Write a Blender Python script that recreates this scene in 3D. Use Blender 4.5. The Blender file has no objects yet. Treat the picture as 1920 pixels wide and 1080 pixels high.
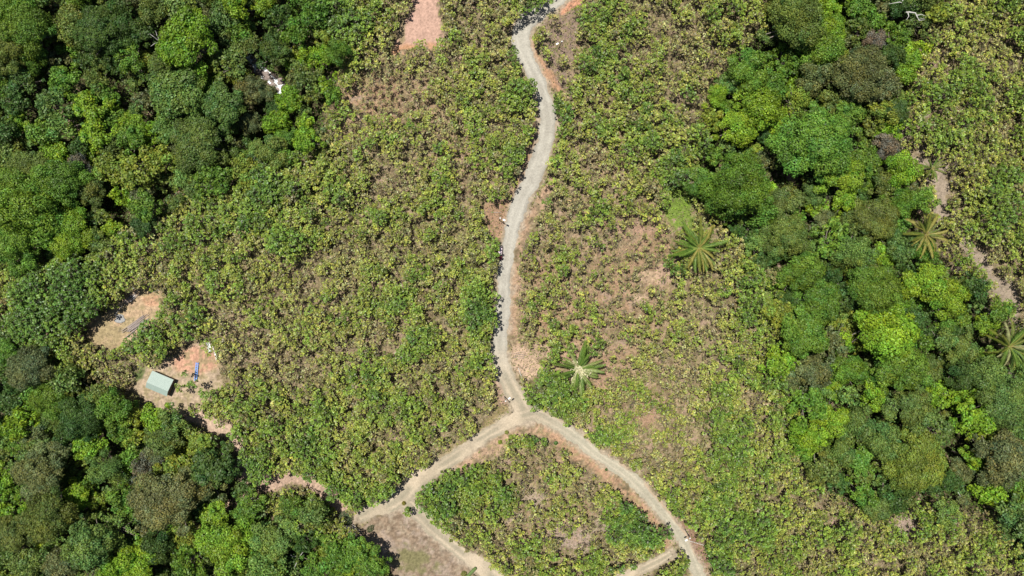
import bpy, bmesh, math, random
import numpy as np
from mathutils import Vector, Matrix

S = bpy.context.scene
COL = S.collection
RAD = math.radians
# ------------------------------------------------------------------ camera, sky, sun, exposure
CAM_H = 250.0
cam_d = bpy.data.cameras.new('camera')
cam_d.lens = 24.0; cam_d.sensor_width = 36.0; cam_d.clip_start = 1.0; cam_d.clip_end = 6000.0
cam = bpy.data.objects.new('camera', cam_d); COL.objects.link(cam)
cam.location = (0, 0, CAM_H); cam.rotation_euler = (0, 0, 0)
S.camera = cam
SUN_ELEV = 74.0
SUN_FROM = (-0.70, 0.72)                 # horizontal direction towards the sun (x right, y up in the photo)
az = math.atan2(SUN_FROM[0], SUN_FROM[1])
W = bpy.data.worlds.new('World'); S.world = W; W.use_nodes = True
nt = W.node_tree; nt.nodes.clear()
sky = nt.nodes.new('ShaderNodeTexSky'); sky.sky_type = 'NISHITA'; sky.sun_disc = False
sky.sun_elevation = RAD(SUN_ELEV); sky.sun_rotation = az
sky.air_density = 1.0; sky.dust_density = 1.0
bg = nt.nodes.new('ShaderNodeBackground'); bg.inputs[1].default_value = 0.05
wo = nt.nodes.new('ShaderNodeOutputWorld')
nt.links.new(sky.outputs[0], bg.inputs[0]); nt.links.new(bg.outputs[0], wo.inputs[0])
sd = bpy.data.lights.new('sun', 'SUN'); sd.energy = 4.6; sd.angle = RAD(0.5); sd.color = (1.0, 0.955, 0.86)
sun = bpy.data.objects.new('sun', sd); COL.objects.link(sun)
ce = math.cos(RAD(SUN_ELEV)); n_ = math.hypot(*SUN_FROM)
to_sun = Vector((SUN_FROM[0]/n_*ce, SUN_FROM[1]/n_*ce, math.sin(RAD(SUN_ELEV))))
sun.rotation_euler = to_sun.to_track_quat('Z', 'Y').to_euler()
sun.location = to_sun*400
S.view_settings.view_transform = 'Standard'; S.view_settings.look = 'None'
S.view_settings.exposure = 0.35; S.view_settings.gamma = 1.0
S.render.engine = 'CYCLES'
S.cycles.max_bounces = 5; S.cycles.diffuse_bounces = 2; S.cycles.transmission_bounces = 2
S.cycles.transparent_max_bounces = 4

rng = np.random.default_rng(11)
random.seed(5)
# ------------------------------------------------------------------ plan helpers
K = 36.0/1920.0/24.0                     # metres per photo pixel per metre of distance
def W2(px, py, z=0.0):                   # plan position -> world x, y at height z
    s = (CAM_H - z)*K
    return (np.asarray(px, float)-960.0)*s, -(np.asarray(py, float)-540.0)*s
def P2(x, y, z=0.0):
    s = (CAM_H - z)*K
    return np.asarray(x)/s+960.0, -np.asarray(y)/s+540.0
def sstep(a, b, v):
    t = np.clip((v-a)/(b-a), 0, 1); return t*t*(3-2*t)
_perm = np.random.default_rng(3).random((256, 256))
def vnoise(x, y, f, seed=0):
    x = np.asarray(x, float)*f+seed*17.3+1000; y = np.asarray(y, float)*f+seed*31.7+1000
    xi = np.floor(x).astype(int); yi = np.floor(y).astype(int)
    fx = x-xi; fy = y-yi; fx = fx*fx*(3-2*fx); fy = fy*fy*(3-2*fy)
    g = lambda a, b: _perm[a & 255, b & 255]
    return (g(xi, yi)*(1-fx)+g(xi+1, yi)*fx)*(1-fy)+(g(xi, yi+1)*(1-fx)+g(xi+1, yi+1)*fx)*fy
def fbm(x, y, f, seed=0, o=3):
    r = 0; a = 1; t = 0
    for i in range(o):
        r = r+a*vnoise(x, y, f*2.03**i, seed+i*7); t += a; a *= 0.55
    return r/t
def poly_sd(px, py, poly):               # signed distance to polygon, inside positive
    px = np.asarray(px, float); py = np.asarray(py, float)
    d = np.full(px.shape, 1e9); ins = np.zeros(px.shape, bool)
    n = len(poly)
    for i in range(n):
        x0, y0 = poly[i]; x1, y1 = poly[(i+1) % n]
        dx, dy = x1-x0, y1-y0
        t = np.clip(((px-x0)*dx+(py-y0)*dy)/(dx*dx+dy*dy+1e-9), 0, 1)
        d = np.minimum(d, np.hypot(px-x0-t*dx, py-y0-t*dy))
        c = ((y0 > py) != (y1 > py)) & (px < (x1-x0)*(py-y0)/((y1-y0) if y1 != y0 else 1e-9)+x0)
        ins ^= c
    return np.where(ins, d, -d)
def line_d(px, py, pts):                 # half-width minus distance (positive inside)
    px = np.asarray(px, float); py = np.asarray(py, float)
    b = np.full(px.shape, -1e9)
    for (x0, y0, w0), (x1, y1, w1) in zip(pts[:-1], pts[1:]):
        dx, dy = x1-x0, y1-y0
        t = np.clip(((px-x0)*dx+(py-y0)*dy)/(dx*dx+dy*dy+1e-9), 0, 1)
        b = np.maximum(b, (w0+(w1-w0)*t)-np.hypot(px-x0-t*dx, py-y0-t*dy))
    return b

FOREST_L1 = [(-250,-250),(602,-250),(602,50),(640,85),(630,170),(612,230),(608,290),(560,300),(505,318),(480,360),(430,362),(350,372),(300,420),(240,440),(190,470),(150,498),(90,485),(0,492),(-250,492)]
FOREST_L2 = [(-250,640),(0,640),(40,662),(100,668),(150,690),(205,728),(240,762),(300,775),(350,795),(385,822),(430,862),(455,905),(500,945),(560,985),(610,1000),(650,1012),(700,1030),(735,1075),(745,1300),(-250,1300)]
FOREST_R = [(1445,-250),(1445,0),(1425,60),(1370,100),(1345,150),(1325,200),(1320,270),(1297,310),(1292,370),(1330,400),(1370,440),(1400,480),(1440,520),(1478,590),(1462,640),(1455,690),(1490,740),(1482,800),(1500,850),(1530,910),(1600,950),(1660,965),(1720,950),(1760,930),(1790,960),(1850,960),(1880,1000),(1950,1060),(2170,1100),(2170,640),(1930,620),(1880,585),(1840,545),(1800,520),(1758,480),(1728,420),(1712,350),(1690,300),(1680,250),(1690,190),(1712,140),(1742,80),(1742,0),(1742,-250)]
PINK = [(738,100),(748,55),(770,25),(790,-60),(824,-60),(824,30),(832,75),(815,90),(780,86),(750,98)]
SITE = [(168,600),(200,590),(225,560),(265,540),(300,545),(305,580),(280,610),(250,640),(220,655),(185,650),(168,635)]
SHEDC = [(245,732),(275,690),(330,667),(355,645),(395,638),(412,680),(418,720),(400,745),(370,760),(340,775),(290,768),(258,752)]
FIELD = [(668,1002),(700,972),(752,952),(775,966),(800,990),(840,1025),(880,1062),(884,1300),(745,1300),(738,1080),(705,1035)]
VERGE1 = [(930,722),(950,735),(970,762),(962,777),(930,797),(880,832),(830,862),(800,872),(850,832),(900,797),(922,772)]
VERGE2 = [(1005,60),(1040,22),(1085,-10),(1102,20),(1084,70),(1074,120),(1066,170),(1045,170),(1015,112)]
VERGE3 = [(905,385),(948,370),(958,400),(938,455),(915,440)]
VERGE4 = [(955,640),(985,655),(1015,680),(1012,705),(985,712),(962,690)]
VERGE5 = [(1258,955),(1290,983),(1325,1030),(1334,1300),(1318,1300),(1300,1040)]
ROAD_MAIN = [(1120,-70,11),(1070,-20,11),(1032,12,12),(1000,30,15.5),(982,52,18),(979,85,17),(993,120,14.5),(1012,160,14.5),(1024,200,15.5),(1026,240,16.5),(1016,290,16.5),(1000,330,16.5),(981,370,15.5),(965,410,14.5),(955,450,13.5),(947,500,13),(943,550,13),(942,600,13),(937,650,14),(941,690,15),(957,725,16),(974,755,17),(988,785,17)]
ROAD_WEST = [(1030,782,12),(995,776,13),(962,788,12),(930,805,11),(890,831,11),(850,859,11.5),(810,883,12.5),(780,903,15),(758,928,17),(735,944,15),(700,956,13),(672,968,11)]
ROAD_EAST = [(988,774,13),(1020,781,12),(1050,799,11),(1085,823,11),(1120,852,10.5),(1150,872,10.5),(1180,893,10.5),(1212,925,10.5),(1240,958,10.5),(1268,992,10.5),(1290,1030,10.5),(1308,1075,10.5),(1330,1140,12),(1350,1200,12)]
TRACK_S = [(752,935,15),(785,965,14),(825,1003,13),(865,1036,13),(900,1062,15),(930,1090,18),(960,1130,18),(1000,1200,18)]
TRACK_E = [(1258,1038,8),(1225,1056,9),(1190,1072,9),(1150,1092,10),(1080,1130,10)]
PATH_A = [(320,752,14),(350,770,14),(390,790,14),(425,808,13),(444,828,11),(458,865,9),(470,895,9)]
PATH_B = [(455,895,12),(500,908,16),(545,893,12),(580,902,12),(620,932,13),(655,968,13)]
PATH_C = [(405,968,9),(445,938,11),(462,915,9)]
STRIP_R = [(1745,212,6),(1690,246,9),(1655,268,8),(1700,292,14),(1765,318,15),(1765,395,15),(1792,430,9),(1858,520,16),(1888,548,16),(1905,615,12)]
BANK_E = [(1000,799,13),(1040,818,11),(1088,855,11),(1128,884,10),(1163,912,12),(1203,952,12),(1232,990,8),(1252,1025,6)]
BANK_W = [(1000,799,12),(965,811,10),(925,835,12),(880,865,10),(850,880,5)]
BANK_N = [(995,75,5),(1004,110,8),(1026,140,9),(1050,170,6)]
BANK_T = [(1055,20,6),(1085,0,7),(1130,-40,7)]
BANK_M = [(1042,330,6),(1010,385,9),(985,430,10),(968,480,8),(962,530,7),(960,590,7),(962,640,8)]
BANK_L = [(1005,200,5),(1003,250,6),(990,300,7),(972,345,7),(955,375,8)]
BANK_V = [(930,640,3),(925,690,5),(935,725,8),(945,750,9)]
STREAM = [(466,105,5),(478,122,7),(492,137,9),(508,148,9),(522,160,10),(534,178,7)]
ALL_ROADS = [ROAD_MAIN, ROAD_WEST, ROAD_EAST, TRACK_S, TRACK_E]

# ------------------------------------------------------------------ terrain heights on a 2 m raster
GX = np.arange(-320, 321, 2.0); GY = np.arange(-220, 221, 2.0)
gx, gy = np.meshgrid(GX, GY, indexing='ij')
gpx, gpy = P2(gx, gy, 0)
fm = np.maximum.reduce([sstep(-25, 60, poly_sd(gpx, gpy, p)) for p in (FOREST_L1, FOREST_L2, FOREST_R)])
def blur(a, n):
    for _ in range(n):
        b = np.pad(a, 1, mode='edge')
        a = (b[:-2, 1:-1]+b[2:, 1:-1]+b[1:-1, :-2]+b[1:-1, 2:]+2*b[1:-1, 1:-1])/6
    return a
fm = blur(fm, 14)
HZ = -9.0*fm+(fbm(gx, gy, 0.012, 5, 2)-0.5)*5.0
HZ = HZ*(1-0)  
def terr(x, y):
    fx = np.clip((np.asarray(x, float)+320)/2.0, 0, len(GX)-1.001); fy = np.clip((np.asarray(y, float)+220)/2.0, 0, len(GY)-1.001)
    i = fx.astype(int); j = fy.astype(int); u = fx-i; v = fy-j
    return (HZ[i, j]*(1-u)+HZ[i+1, j]*u)*(1-v)+(HZ[i, j+1]*(1-u)+HZ[i+1, j+1]*u)*v
def ground_at(px, py, h=0.0):            # world x, y, z of the ground seen there, h above it
    z = 0.0
    for _ in range(5):
        x, y = W2(px, py, z+h); z = terr(x, y)
    return x, y, z
def G(px, py, h=0.0):
    x, y, z = ground_at(px, py, h); return Vector((float(x), float(y), float(z)))

# ------------------------------------------------------------------ materials
def new_mat(name):
    m = bpy.data.materials.new(name); m.use_nodes = True
    t = m.node_tree; t.nodes.clear()
    o = t.nodes.new('ShaderNodeOutputMaterial'); return m, t, o
def leaf_material(name, rough=0.5, trans=0.28):
    m, t, o = new_mat(name)
    a = t.nodes.new('ShaderNodeAttribute'); a.attribute_name = 'Col'
    oi = t.nodes.new('ShaderNodeObjectInfo')
    mx = t.nodes.new('ShaderNodeMix'); mx.data_type = 'RGBA'; mx.blend_type = 'MULTIPLY'; mx.inputs[0].default_value = 1
    t.links.new(a.outputs['Color'], mx.inputs[6]); t.links.new(oi.outputs['Color'], mx.inputs[7])
    p = t.nodes.new('ShaderNodeBsdfPrincipled'); p.inputs['Roughness'].default_value = rough
    p.inputs['Specular IOR Level'].default_value = 0.32
    tr = t.nodes.new('ShaderNodeBsdfTranslucent'); ms = t.nodes.new('ShaderNodeMixShader'); ms.inputs[0].default_value = trans
    t.links.new(mx.outputs[2], p.inputs['Base Color']); t.links.new(mx.outputs[2], tr.inputs[0])
    t.links.new(p.outputs[0], ms.inputs[1]); t.links.new(tr.outputs[0], ms.inputs[2]); t.links.new(ms.outputs[0], o.inputs[0])
    return m
def plain(name, col, rough=0.7, metal=0.0, noise=0.15, scale=3.0, bump=0.0):
    m, t, o = new_mat(name)
    p = t.nodes.new('ShaderNodeBsdfPrincipled'); p.inputs['Roughness'].default_value = rough; p.inputs['Metallic'].default_value = metal
    tc = t.nodes.new('ShaderNodeTexCoord'); n = t.nodes.new('ShaderNodeTexNoise'); n.inputs['Scale'].default_value = scale; n.inputs['Detail'].default_value = 5
    r = t.nodes.new('ShaderNodeValToRGB')
    r.color_ramp.elements[0].position = 0.3; r.color_ramp.elements[1].position = 0.7
    r.color_ramp.elements[0].color = (*[c*(1-noise) for c in col], 1); r.color_ramp.elements[1].color = (*[min(1, c*(1+noise)) for c in col], 1)
    t.links.new(tc.outputs['Object'], n.inputs['Vector']); t.links.new(n.outputs[0], r.inputs[0]); t.links.new(r.outputs[0], p.inputs['Base Color'])
    if bump:
        b = t.nodes.new('ShaderNodeBump'); b.inputs['Strength'].default_value = bump; b.inputs['Distance'].default_value = 0.1
        t.links.new(n.outputs[0], b.inputs['Height']); t.links.new(b.outputs[0], p.inputs['Normal'])
    t.links.new(p.outputs[0], o.inputs[0]); return m
def attr_earth(name, bump=0.5, scale=1.2, amt=0.35):
    m, t, o = new_mat(name)
    a = t.nodes.new('ShaderNodeAttribute'); a.attribute_name = 'Col'
    tc = t.nodes.new('ShaderNodeTexCoord')
    n1 = t.nodes.new('ShaderNodeTexNoise'); n1.inputs['Scale'].default_value = scale; n1.inputs['Detail'].default_value = 6; n1.inputs['Roughness'].default_value = 0.7
    t.links.new(tc.outputs['Object'], n1.inputs['Vector'])
    mr = t.nodes.new('ShaderNodeMapRange'); mr.inputs[1].default_value = 0.3; mr.inputs[2].default_value = 0.7
    mr.inputs[3].default_value = 1-amt; mr.inputs[4].default_value = 1+amt
    t.links.new(n1.outputs[0], mr.inputs[0])
    mx = t.nodes.new('ShaderNodeMix'); mx.data_type = 'RGBA'; mx.blend_type = 'MULTIPLY'; mx.inputs[0].default_value = 1
    t.links.new(a.outputs['Color'], mx.inputs[6]); t.links.new(mr.outputs[0], mx.inputs[7])
    p = t.nodes.new('ShaderNodeBsdfPrincipled'); p.inputs['Roughness'].default_value = 0.95; p.inputs['Specular IOR Level'].default_value = 0.1
    b = t.nodes.new('ShaderNodeBump'); b.inputs['Strength'].default_value = bump; b.inputs['Distance'].default_value = 0.25
    t.links.new(n1.outputs[0], b.inputs['Height']); t.links.new(b.outputs[0], p.inputs['Normal'])
    t.links.new(mx.outputs[2], p.inputs['Base Color']); t.links.new(p.outputs[0], o.inputs[0]); return m
M_LEAF = leaf_material('leaves', 0.5, 0.2); M_TEAK = leaf_material('broad_leaves', 0.42, 0.15)
M_BARK = plain('bark', (0.20, 0.16, 0.12), 0.9, noise=0.3, scale=2.0, bump=0.4)
M_TWIG = leaf_material('twigs', 0.9, 0.0)
M_EARTH = attr_earth('earth_and_litter'); M_ROAD = attr_earth('road_gravel', 0.5, 1.6, 0.2)
M_DEAD = plain('bleached_wood', (0.50, 0.48, 0.46), 0.85, noise=0.2)
M_LOG = plain('weathered_timber', (0.33, 0.28, 0.26), 0.9, noise=0.25)
M_POLE = plain('galvanised_steel', (0.10, 0.10, 0.11), 0.5, 0.3)
M_WHITE = plain('white_paint', (0.82, 0.82, 0.80), 0.4, noise=0.05)
M_PANEL = plain('grey_sheet', (0.55, 0.57, 0.55), 0.5, noise=0.2, scale=4)

# ------------------------------------------------------------------ object helpers
def tag(o, label=None, cat=None, group=None, kind=None):
    if label: o['label'] = label
    if cat: o['category'] = cat
    if group: o['group'] = group
    if kind: o['kind'] = kind
    return o
def empty(name, loc, rz=0):
    o = bpy.data.objects.new(name, None); COL.objects.link(o); o.location = loc; o.rotation_euler = (0, 0, rz); o.empty_display_size = 0.5; return o
def link(name, me, parent=None, loc=None, scale=None, rot=None, color=None):
    o = bpy.data.objects.new(name, me); COL.objects.link(o)
    if parent: o.parent = parent
    if loc is not None: o.location = loc
    if scale is not None: o.scale = scale
    if rot is not None: o.rotation_euler = rot
    if color is not None: o.color = (*color, 1)
    return o
def np_mesh(name, V, F, mat, cols=None, smooth=False):
    V = np.asarray(V, np.float32).reshape(-1, 3); F = np.asarray(F, np.int32); k = F.shape[1]
    me = bpy.data.meshes.new(name)
    me.vertices.add(len(V)); me.vertices.foreach_set('co', V.ravel())
    me.loops.add(F.size); me.loops.foreach_set('vertex_index', F.ravel())
    me.polygons.add(len(F)); me.polygons.foreach_set('loop_start', np.arange(0, F.size, k, dtype=np.int32))
    me.polygons.foreach_set('loop_total', np.full(len(F), k, np.int32))
    if smooth: me.polygons.foreach_set('use_smooth', np.ones(len(F), bool))
    me.update(calc_edges=True)
    if cols is not None:
        at = me.color_attributes.new('Col', 'FLOAT_COLOR', 'POINT')
        c = np.ones((len(V), 4), np.float32); c[:, :3] = cols; at.data.foreach_set('color', c.ravel())
    me.materials.append(mat); return me
class MB:                                 # collects boxes, tubes and prisms into ONE mesh
    def __init__(s): s.v = []; s.f = []
    def box(s, c, size, rz=0, taper=1.0):
        n = len(s.v); a, b, h = [q/2 for q in size]; cr, sr = math.cos(rz), math.sin(rz)
        for z, k in ((-h, 1), (h, taper)):
            for x, y in ((-a, -b), (a, -b), (a, b), (-a, b)):
                x *= k; y *= k
                s.v.append((c[0]+x*cr-y*sr, c[1]+x*sr+y*cr, c[2]+z))
        s.f += [(n+3, n+2, n+1, n), (n+4, n+5, n+6, n+7)]+[(n+i, n+(i+1) % 4, n+4+(i+1) % 4, n+4+i) for i in range(4)]
    def tube(s, pts, r, sides=6):
        pts = [Vector(p) for p in pts]; rs = r if isinstance(r, (list, tuple)) else [r]*len(pts); n0 = len(s.v)
        for i, p in enumerate(pts):
            d = (pts[min(i+1, len(pts)-1)]-pts[max(i-1, 0)]).normalized()
            u = d.orthogonal().normalized() if i == 0 else (u-d*u.dot(d)).normalized()
            w = d.cross(u)
            for k in range(sides):
                a = 2*math.pi*k/sides; s.v.append(tuple(p+(u*math.cos(a)+w*math.sin(a))*rs[i]))
        for i in range(len(pts)-1):
            for k in range(sides):
                a = n0+i*sides+k; b = n0+i*sides+(k+1) % sides
                s.f.append((a, b, b+sides, a+sides))
        s.f.append(tuple(n0+k for k in reversed(range(sides)))); e = n0+(len(pts)-1)*sides
        s.f.append(tuple(e+k for k in range(sides)))
    def poly(s, vs, fs):
        n = len(s.v); s.v += [tuple(v) for v in vs]; s.f += [tuple(n+i for i in f) for f in fs]
    def build(s, name, mat, parent=None, loc=None, bevel=0, smooth=False, rot=None):
        me = bpy.data.meshes.new(name); me.from_pydata(s.v, [], s.f); me.update(); me.materials.append(mat)
        if smooth:
            for p in me.polygons: p.use_smooth = True
        o = link(name, me, parent, loc, rot=rot)
        if bevel:
            b = o.modifiers.new('bevel', 'BEVEL'); b.width = bevel; b.segments = 2
        return o

# ------------------------------------------------------------------ ground sheet with its soils
def axis(lim, step):
    a = list(np.arange(-lim, lim+1e-6, step)); s = step; x = lim; o = []
    while x < 2600: s *= 1.35; x += s; o.append(x)
    return np.array([-q for q in reversed(o)]+a+o)
AX = axis(204, 0.55); AY = axis(120, 0.55)
vx, vy = np.meshgrid(AX, AY, indexing='ij'); vz = terr(vx, vy)
vpx, vpy = P2(vx, vy, vz)
def lush_field(px, py):
    g = np.full(np.shape(px), 0.27); d = np.full(np.shape(px), 0.84)
    for x, y, rx, ry, dg, dd in BLOBS:
        w = np.exp(-(((px-x)/rx)**2+((py-y)/ry)**2)); g = g+dg*w; d = d+dd*w
    return g, d
BLOBS = [(80,570,190,85,.62,.25),(545,350,110,70,.6,.2),(400,420,90,45,.25,.1),(650,30,70,70,.6,.25),(880,50,60,70,.12,.15),
 (715,190,110,55,-.3,-.38),(860,310,70,70,-.12,-.25),(905,620,32,95,.55,.2),(560,860,110,60,.3,.15),(670,920,90,35,.5,.25),
 (840,920,90,50,.55,.25),(1180,970,65,55,.55,.2),(1030,735,55,35,.6,.25),(1130,580,120,150,-.10,-.32),(1010,560,60,90,.05,-.15),
 (1180,460,95,70,-.12,-.34),(1350,950,130,140,.26,.12),(1370,40,70,55,.3,.1),(1850,200,130,300,.28,.1),(1050,870,90,40,-.1,-.15),
 (1050,980,80,45,-.15,-.4),(1230,790,90,60,-.04,-.08),(700,620,260,160,-.05,0),(300,420,90,50,.15,-.1),(1440,600,40,90,.2,.1),
 (1260,350,40,60,.4,.0),(960,180,40,80,.25,.1),(1130,280,60,80,-.05,-.15),(1500,1000,90,50,.05,.02),(1750,1030,200,60,.16,.12),(1080,640,150,200,0,-.04),(760,300,120,120,-.02,0),
 (450,560,160,60,-.02,-.08),(250,640,90,40,.1,0),(1060,90,50,80,-.1,-.25),(920,430,40,50,.05,0),(450,870,60,50,.35,.1),(560,950,80,30,.3,.1),(1060,750,40,40,.2,.2)]
def soils():
    c = np.zeros(vx.shape+(3,))
    n1 = fbm(vx, vy, 0.07, 1, 3); n2 = fbm(vx, vy, 0.35, 2, 3); n3 = vnoise(vx, vy, 1.1, 3); n4 = fbm(vx, vy, 0.9, 9, 2)
    def lay(col, m):
        nonlocal c
        c = c*(1-m[..., None])+np.array(col)*m[..., None]
    def edge(s, soft=4, amp=10):
        return sstep(-soft, soft, s+(n2-0.5)*amp*1.6+(n4-0.5)*amp)
    c[:] = (0.200, 0.158, 0.095)
    lay((0.29, 0.235, 0.135), sstep(.45, .65, n2)*0.8)
    lay((0.125, 0.130, 0.040), sstep(.5, .7, n1*0.5+n4*0.5)*0.75)
    lay((0.11, 0.08, 0.05), sstep(.55, .7, n3)*0.75)
    lay((0.34, 0.27, 0.18), sstep(.62, .8, vnoise(vx, vy, 1.5, 77))*0.7)
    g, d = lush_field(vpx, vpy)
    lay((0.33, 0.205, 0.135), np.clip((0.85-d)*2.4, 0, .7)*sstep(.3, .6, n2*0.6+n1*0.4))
    lay((0.10, 0.085, 0.045), np.clip((d-.78)*4, 0, .55)*sstep(.3, .7, n4))  # darker litter under dense trees: shade between the leaves painted into the soil colour
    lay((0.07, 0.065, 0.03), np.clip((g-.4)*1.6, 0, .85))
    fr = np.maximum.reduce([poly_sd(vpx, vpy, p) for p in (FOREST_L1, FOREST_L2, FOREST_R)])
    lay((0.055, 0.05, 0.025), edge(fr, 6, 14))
    for (x, y, rx, ry, col) in ((1272,388,32,52,(.12,.20,.025)),(1300,425,25,22,(.13,.20,.03)),(1438,570,26,58,(.12,.19,.03)),(1400,500,40,12,(.14,.19,.04)),(268,705,22,20,(.06,.11,.03)),
        (990,180,8,26,(.14,.15,.06)),(760,60,14,22,(.22,.20,.12)),(1600,300,60,30,(.07,.06,.03)),(1000,935,26,20,(.34,.265,.21)),(1075,1012,56,30,(.30,.235,.195)),(1130,985,26,20,(.29,.23,.18)),(960,965,20,16,(.29,.23,.18)),(1215,520,22,18,(.40,.29,.20)),(1245,510,20,20,(.38,.26,.19)),(1195,430,30,18,(.34,.22,.16)),(1700,985,28,20,(.33,.25,.21)),(1200,560,14,14,(.40,.30,.21)),(1010,660,35,18,(.38,.28,.20)),(1210,770,20,30,(.30,.19,.13)),
        (1090,660,60,22,(.36,.24,.17)),(1130,700,22,40,(.34,.22,.15)),(1320,480,18,14,(.36,.25,.18)),(890,545,14,12,(.27,.18,.13)),(750,505,22,14,(.27,.19,.13)),(1160,40,30,14,(.28,.21,.17))):
        lay(col, sstep(0.25, .65, np.exp(-(((vpx-x)/rx)**2+((vpy-y)/ry)**2))+(n2-.5)*1.3+(n4-.5)*.7)*.8)
    lay((0.29, 0.235, 0.185), edge(line_d(vpx, vpy, STRIP_R), 4, 22)*.85)
    for P in (VERGE1,): lay((0.235, 0.185, 0.095), edge(poly_sd(vpx, vpy, P), 3, 8))
    lay((0.33, 0.22, 0.16), edge(line_d(vpx, vpy, BANK_V), 3, 8))
    lay((0.215, 0.155, 0.125), edge(poly_sd(vpx, vpy, VERGE2), 4, 10)); lay((0.23, 0.19, 0.09), edge(poly_sd(vpx, vpy, VERGE2), 4, 10)*sstep(.5, .6, n4)*.6)
    lay((0.29, 0.185, 0.12), edge(poly_sd(vpx, vpy, VERGE3), 3, 8)); lay((0.43, 0.31, 0.22), edge(poly_sd(vpx, vpy, VERGE4), 3, 8))
    lay((0.235, 0.145, 0.105), edge(poly_sd(vpx, vpy, VERGE5), 3, 6))
    f = edge(poly_sd(vpx, vpy, FIELD), 2, 4)
    lay((0.235, 0.175, 0.125), f); lay((0.16, 0.115, 0.08), f*sstep(.5, .62, n4)*.8); lay((.32, .265, .195), f*sstep(.6, .75, vnoise(vx, vy, 1.2, 99))*.5); lay((0.30, 0.235, 0.19), f*sstep(.48, .62, n1*0.4+n2*0.6)*.9); lay((0.165, 0.15, 0.075), f*sstep(0.35, .75, np.exp(-(((vpx-775)/50)**2+((vpy-1050)/30)**2))+(n2-.5)*1.3+(n4-.5)*.6))
    lay((0.30, 0.225, 0.165), sstep(.3, .6, np.exp(-(((vpx-708)/14)**2+((vpy-1013)/16)**2)))*f)
    for P, cc in ((PATH_A, (.42, .31, .235)), (PATH_B, (.38, .27, .205)), (PATH_C, (.34, .24, .18))): lay(cc, edge(line_d(vpx, vpy, P), 3, 8))
    s = edge(poly_sd(vpx, vpy, SHEDC), 4, 16); lay((0.37, 0.285, 0.205), s); lay((0.45, 0.26, 0.18), s*sstep(.25, .6, np.exp(-(((vpx-365)/48)**2+((vpy-675)/28)**2))+(n2-.5)*.5))
    lay((.25, .21, .115), s*sstep(.48, .6, n2*.5+n4*.5)*.75)
    s = edge(poly_sd(vpx, vpy, SITE), 4, 9); lay((0.42, 0.30, 0.195), s); lay((0.42, 0.25, 0.16), s*sstep(.3, .6, np.exp(-(((vpx-285)/20)**2+((vpy-562)/14)**2)))); lay((0.27, 0.22, 0.12), s*sstep(.47, .6, n2*.5+n1*.5)*.8)
    s = edge(poly_sd(vpx, vpy, PINK), 3, 14); lay((0.50, 0.325, 0.255), s); lay((0.50, 0.28, 0.16), s*sstep(78, 90, vpy+(n2-.5)*12)); lay((0.24, 0.20, 0.11), s*sstep(.35, .7, np.exp(-(((vpx-752)/9)**2+((vpy-58)/30)**2))+(n2-.5)*.8)*.8)
    lay((0.40, 0.235, 0.145), edge(line_d(vpx, vpy, BANK_N), 2, 6)*.85); lay((0.44, 0.23, 0.145), edge(line_d(vpx, vpy, BANK_T), 2, 4))
    lay((0.38, 0.235, 0.155), edge(line_d(vpx, vpy, BANK_E), 4, 13)*sstep(.3, .5, n2*.6+n4*.4)*.9); lay((0.40, 0.27, 0.19), edge(line_d(vpx, vpy, BANK_W), 4, 12)*sstep(.3, .5, n2*.6+n4*.4)*.9); lay((0.24, 0.20, 0.10), sstep(-6, 4, np.maximum(line_d(vpx, vpy, BANK_E), line_d(vpx, vpy, BANK_W)))*sstep(.52, .64, n4*.7+n2*.3)*.7)
    lay((0.34, 0.23, 0.155), edge(line_d(vpx, vpy, BANK_M), 3, 9)*sstep(.3, .5, n2)*.9); lay((0.31, 0.20, 0.13), edge(line_d(vpx, vpy, BANK_L), 3, 6)*.9)
    for R_ in ALL_ROADS: lay((0.34, 0.285, 0.22), sstep(-8, 1, line_d(vpx, vpy, R_)+(n2-.5)*18+(n4-.5)*8)*.8)
    s = sstep(-7, 0, line_d(vpx, vpy, STREAM)+(n2-.5)*8); lay((0.19, 0.15, 0.13), s)
    c *= (0.74+0.52*vnoise(vx, vy, 1.7, 88)[..., None]*(1-.6*np.maximum(poly_sd(vpx, vpy, PINK) > 0, 0)[..., None]))
    return c
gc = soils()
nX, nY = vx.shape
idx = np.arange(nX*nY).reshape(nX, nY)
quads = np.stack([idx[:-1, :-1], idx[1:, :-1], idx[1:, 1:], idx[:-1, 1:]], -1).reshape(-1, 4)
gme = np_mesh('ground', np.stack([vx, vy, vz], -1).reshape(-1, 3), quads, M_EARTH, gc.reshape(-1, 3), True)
tag(link('ground', gme), kind='structure', label='reddish brown earth, leaf litter and dry grass under the trees')

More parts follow.
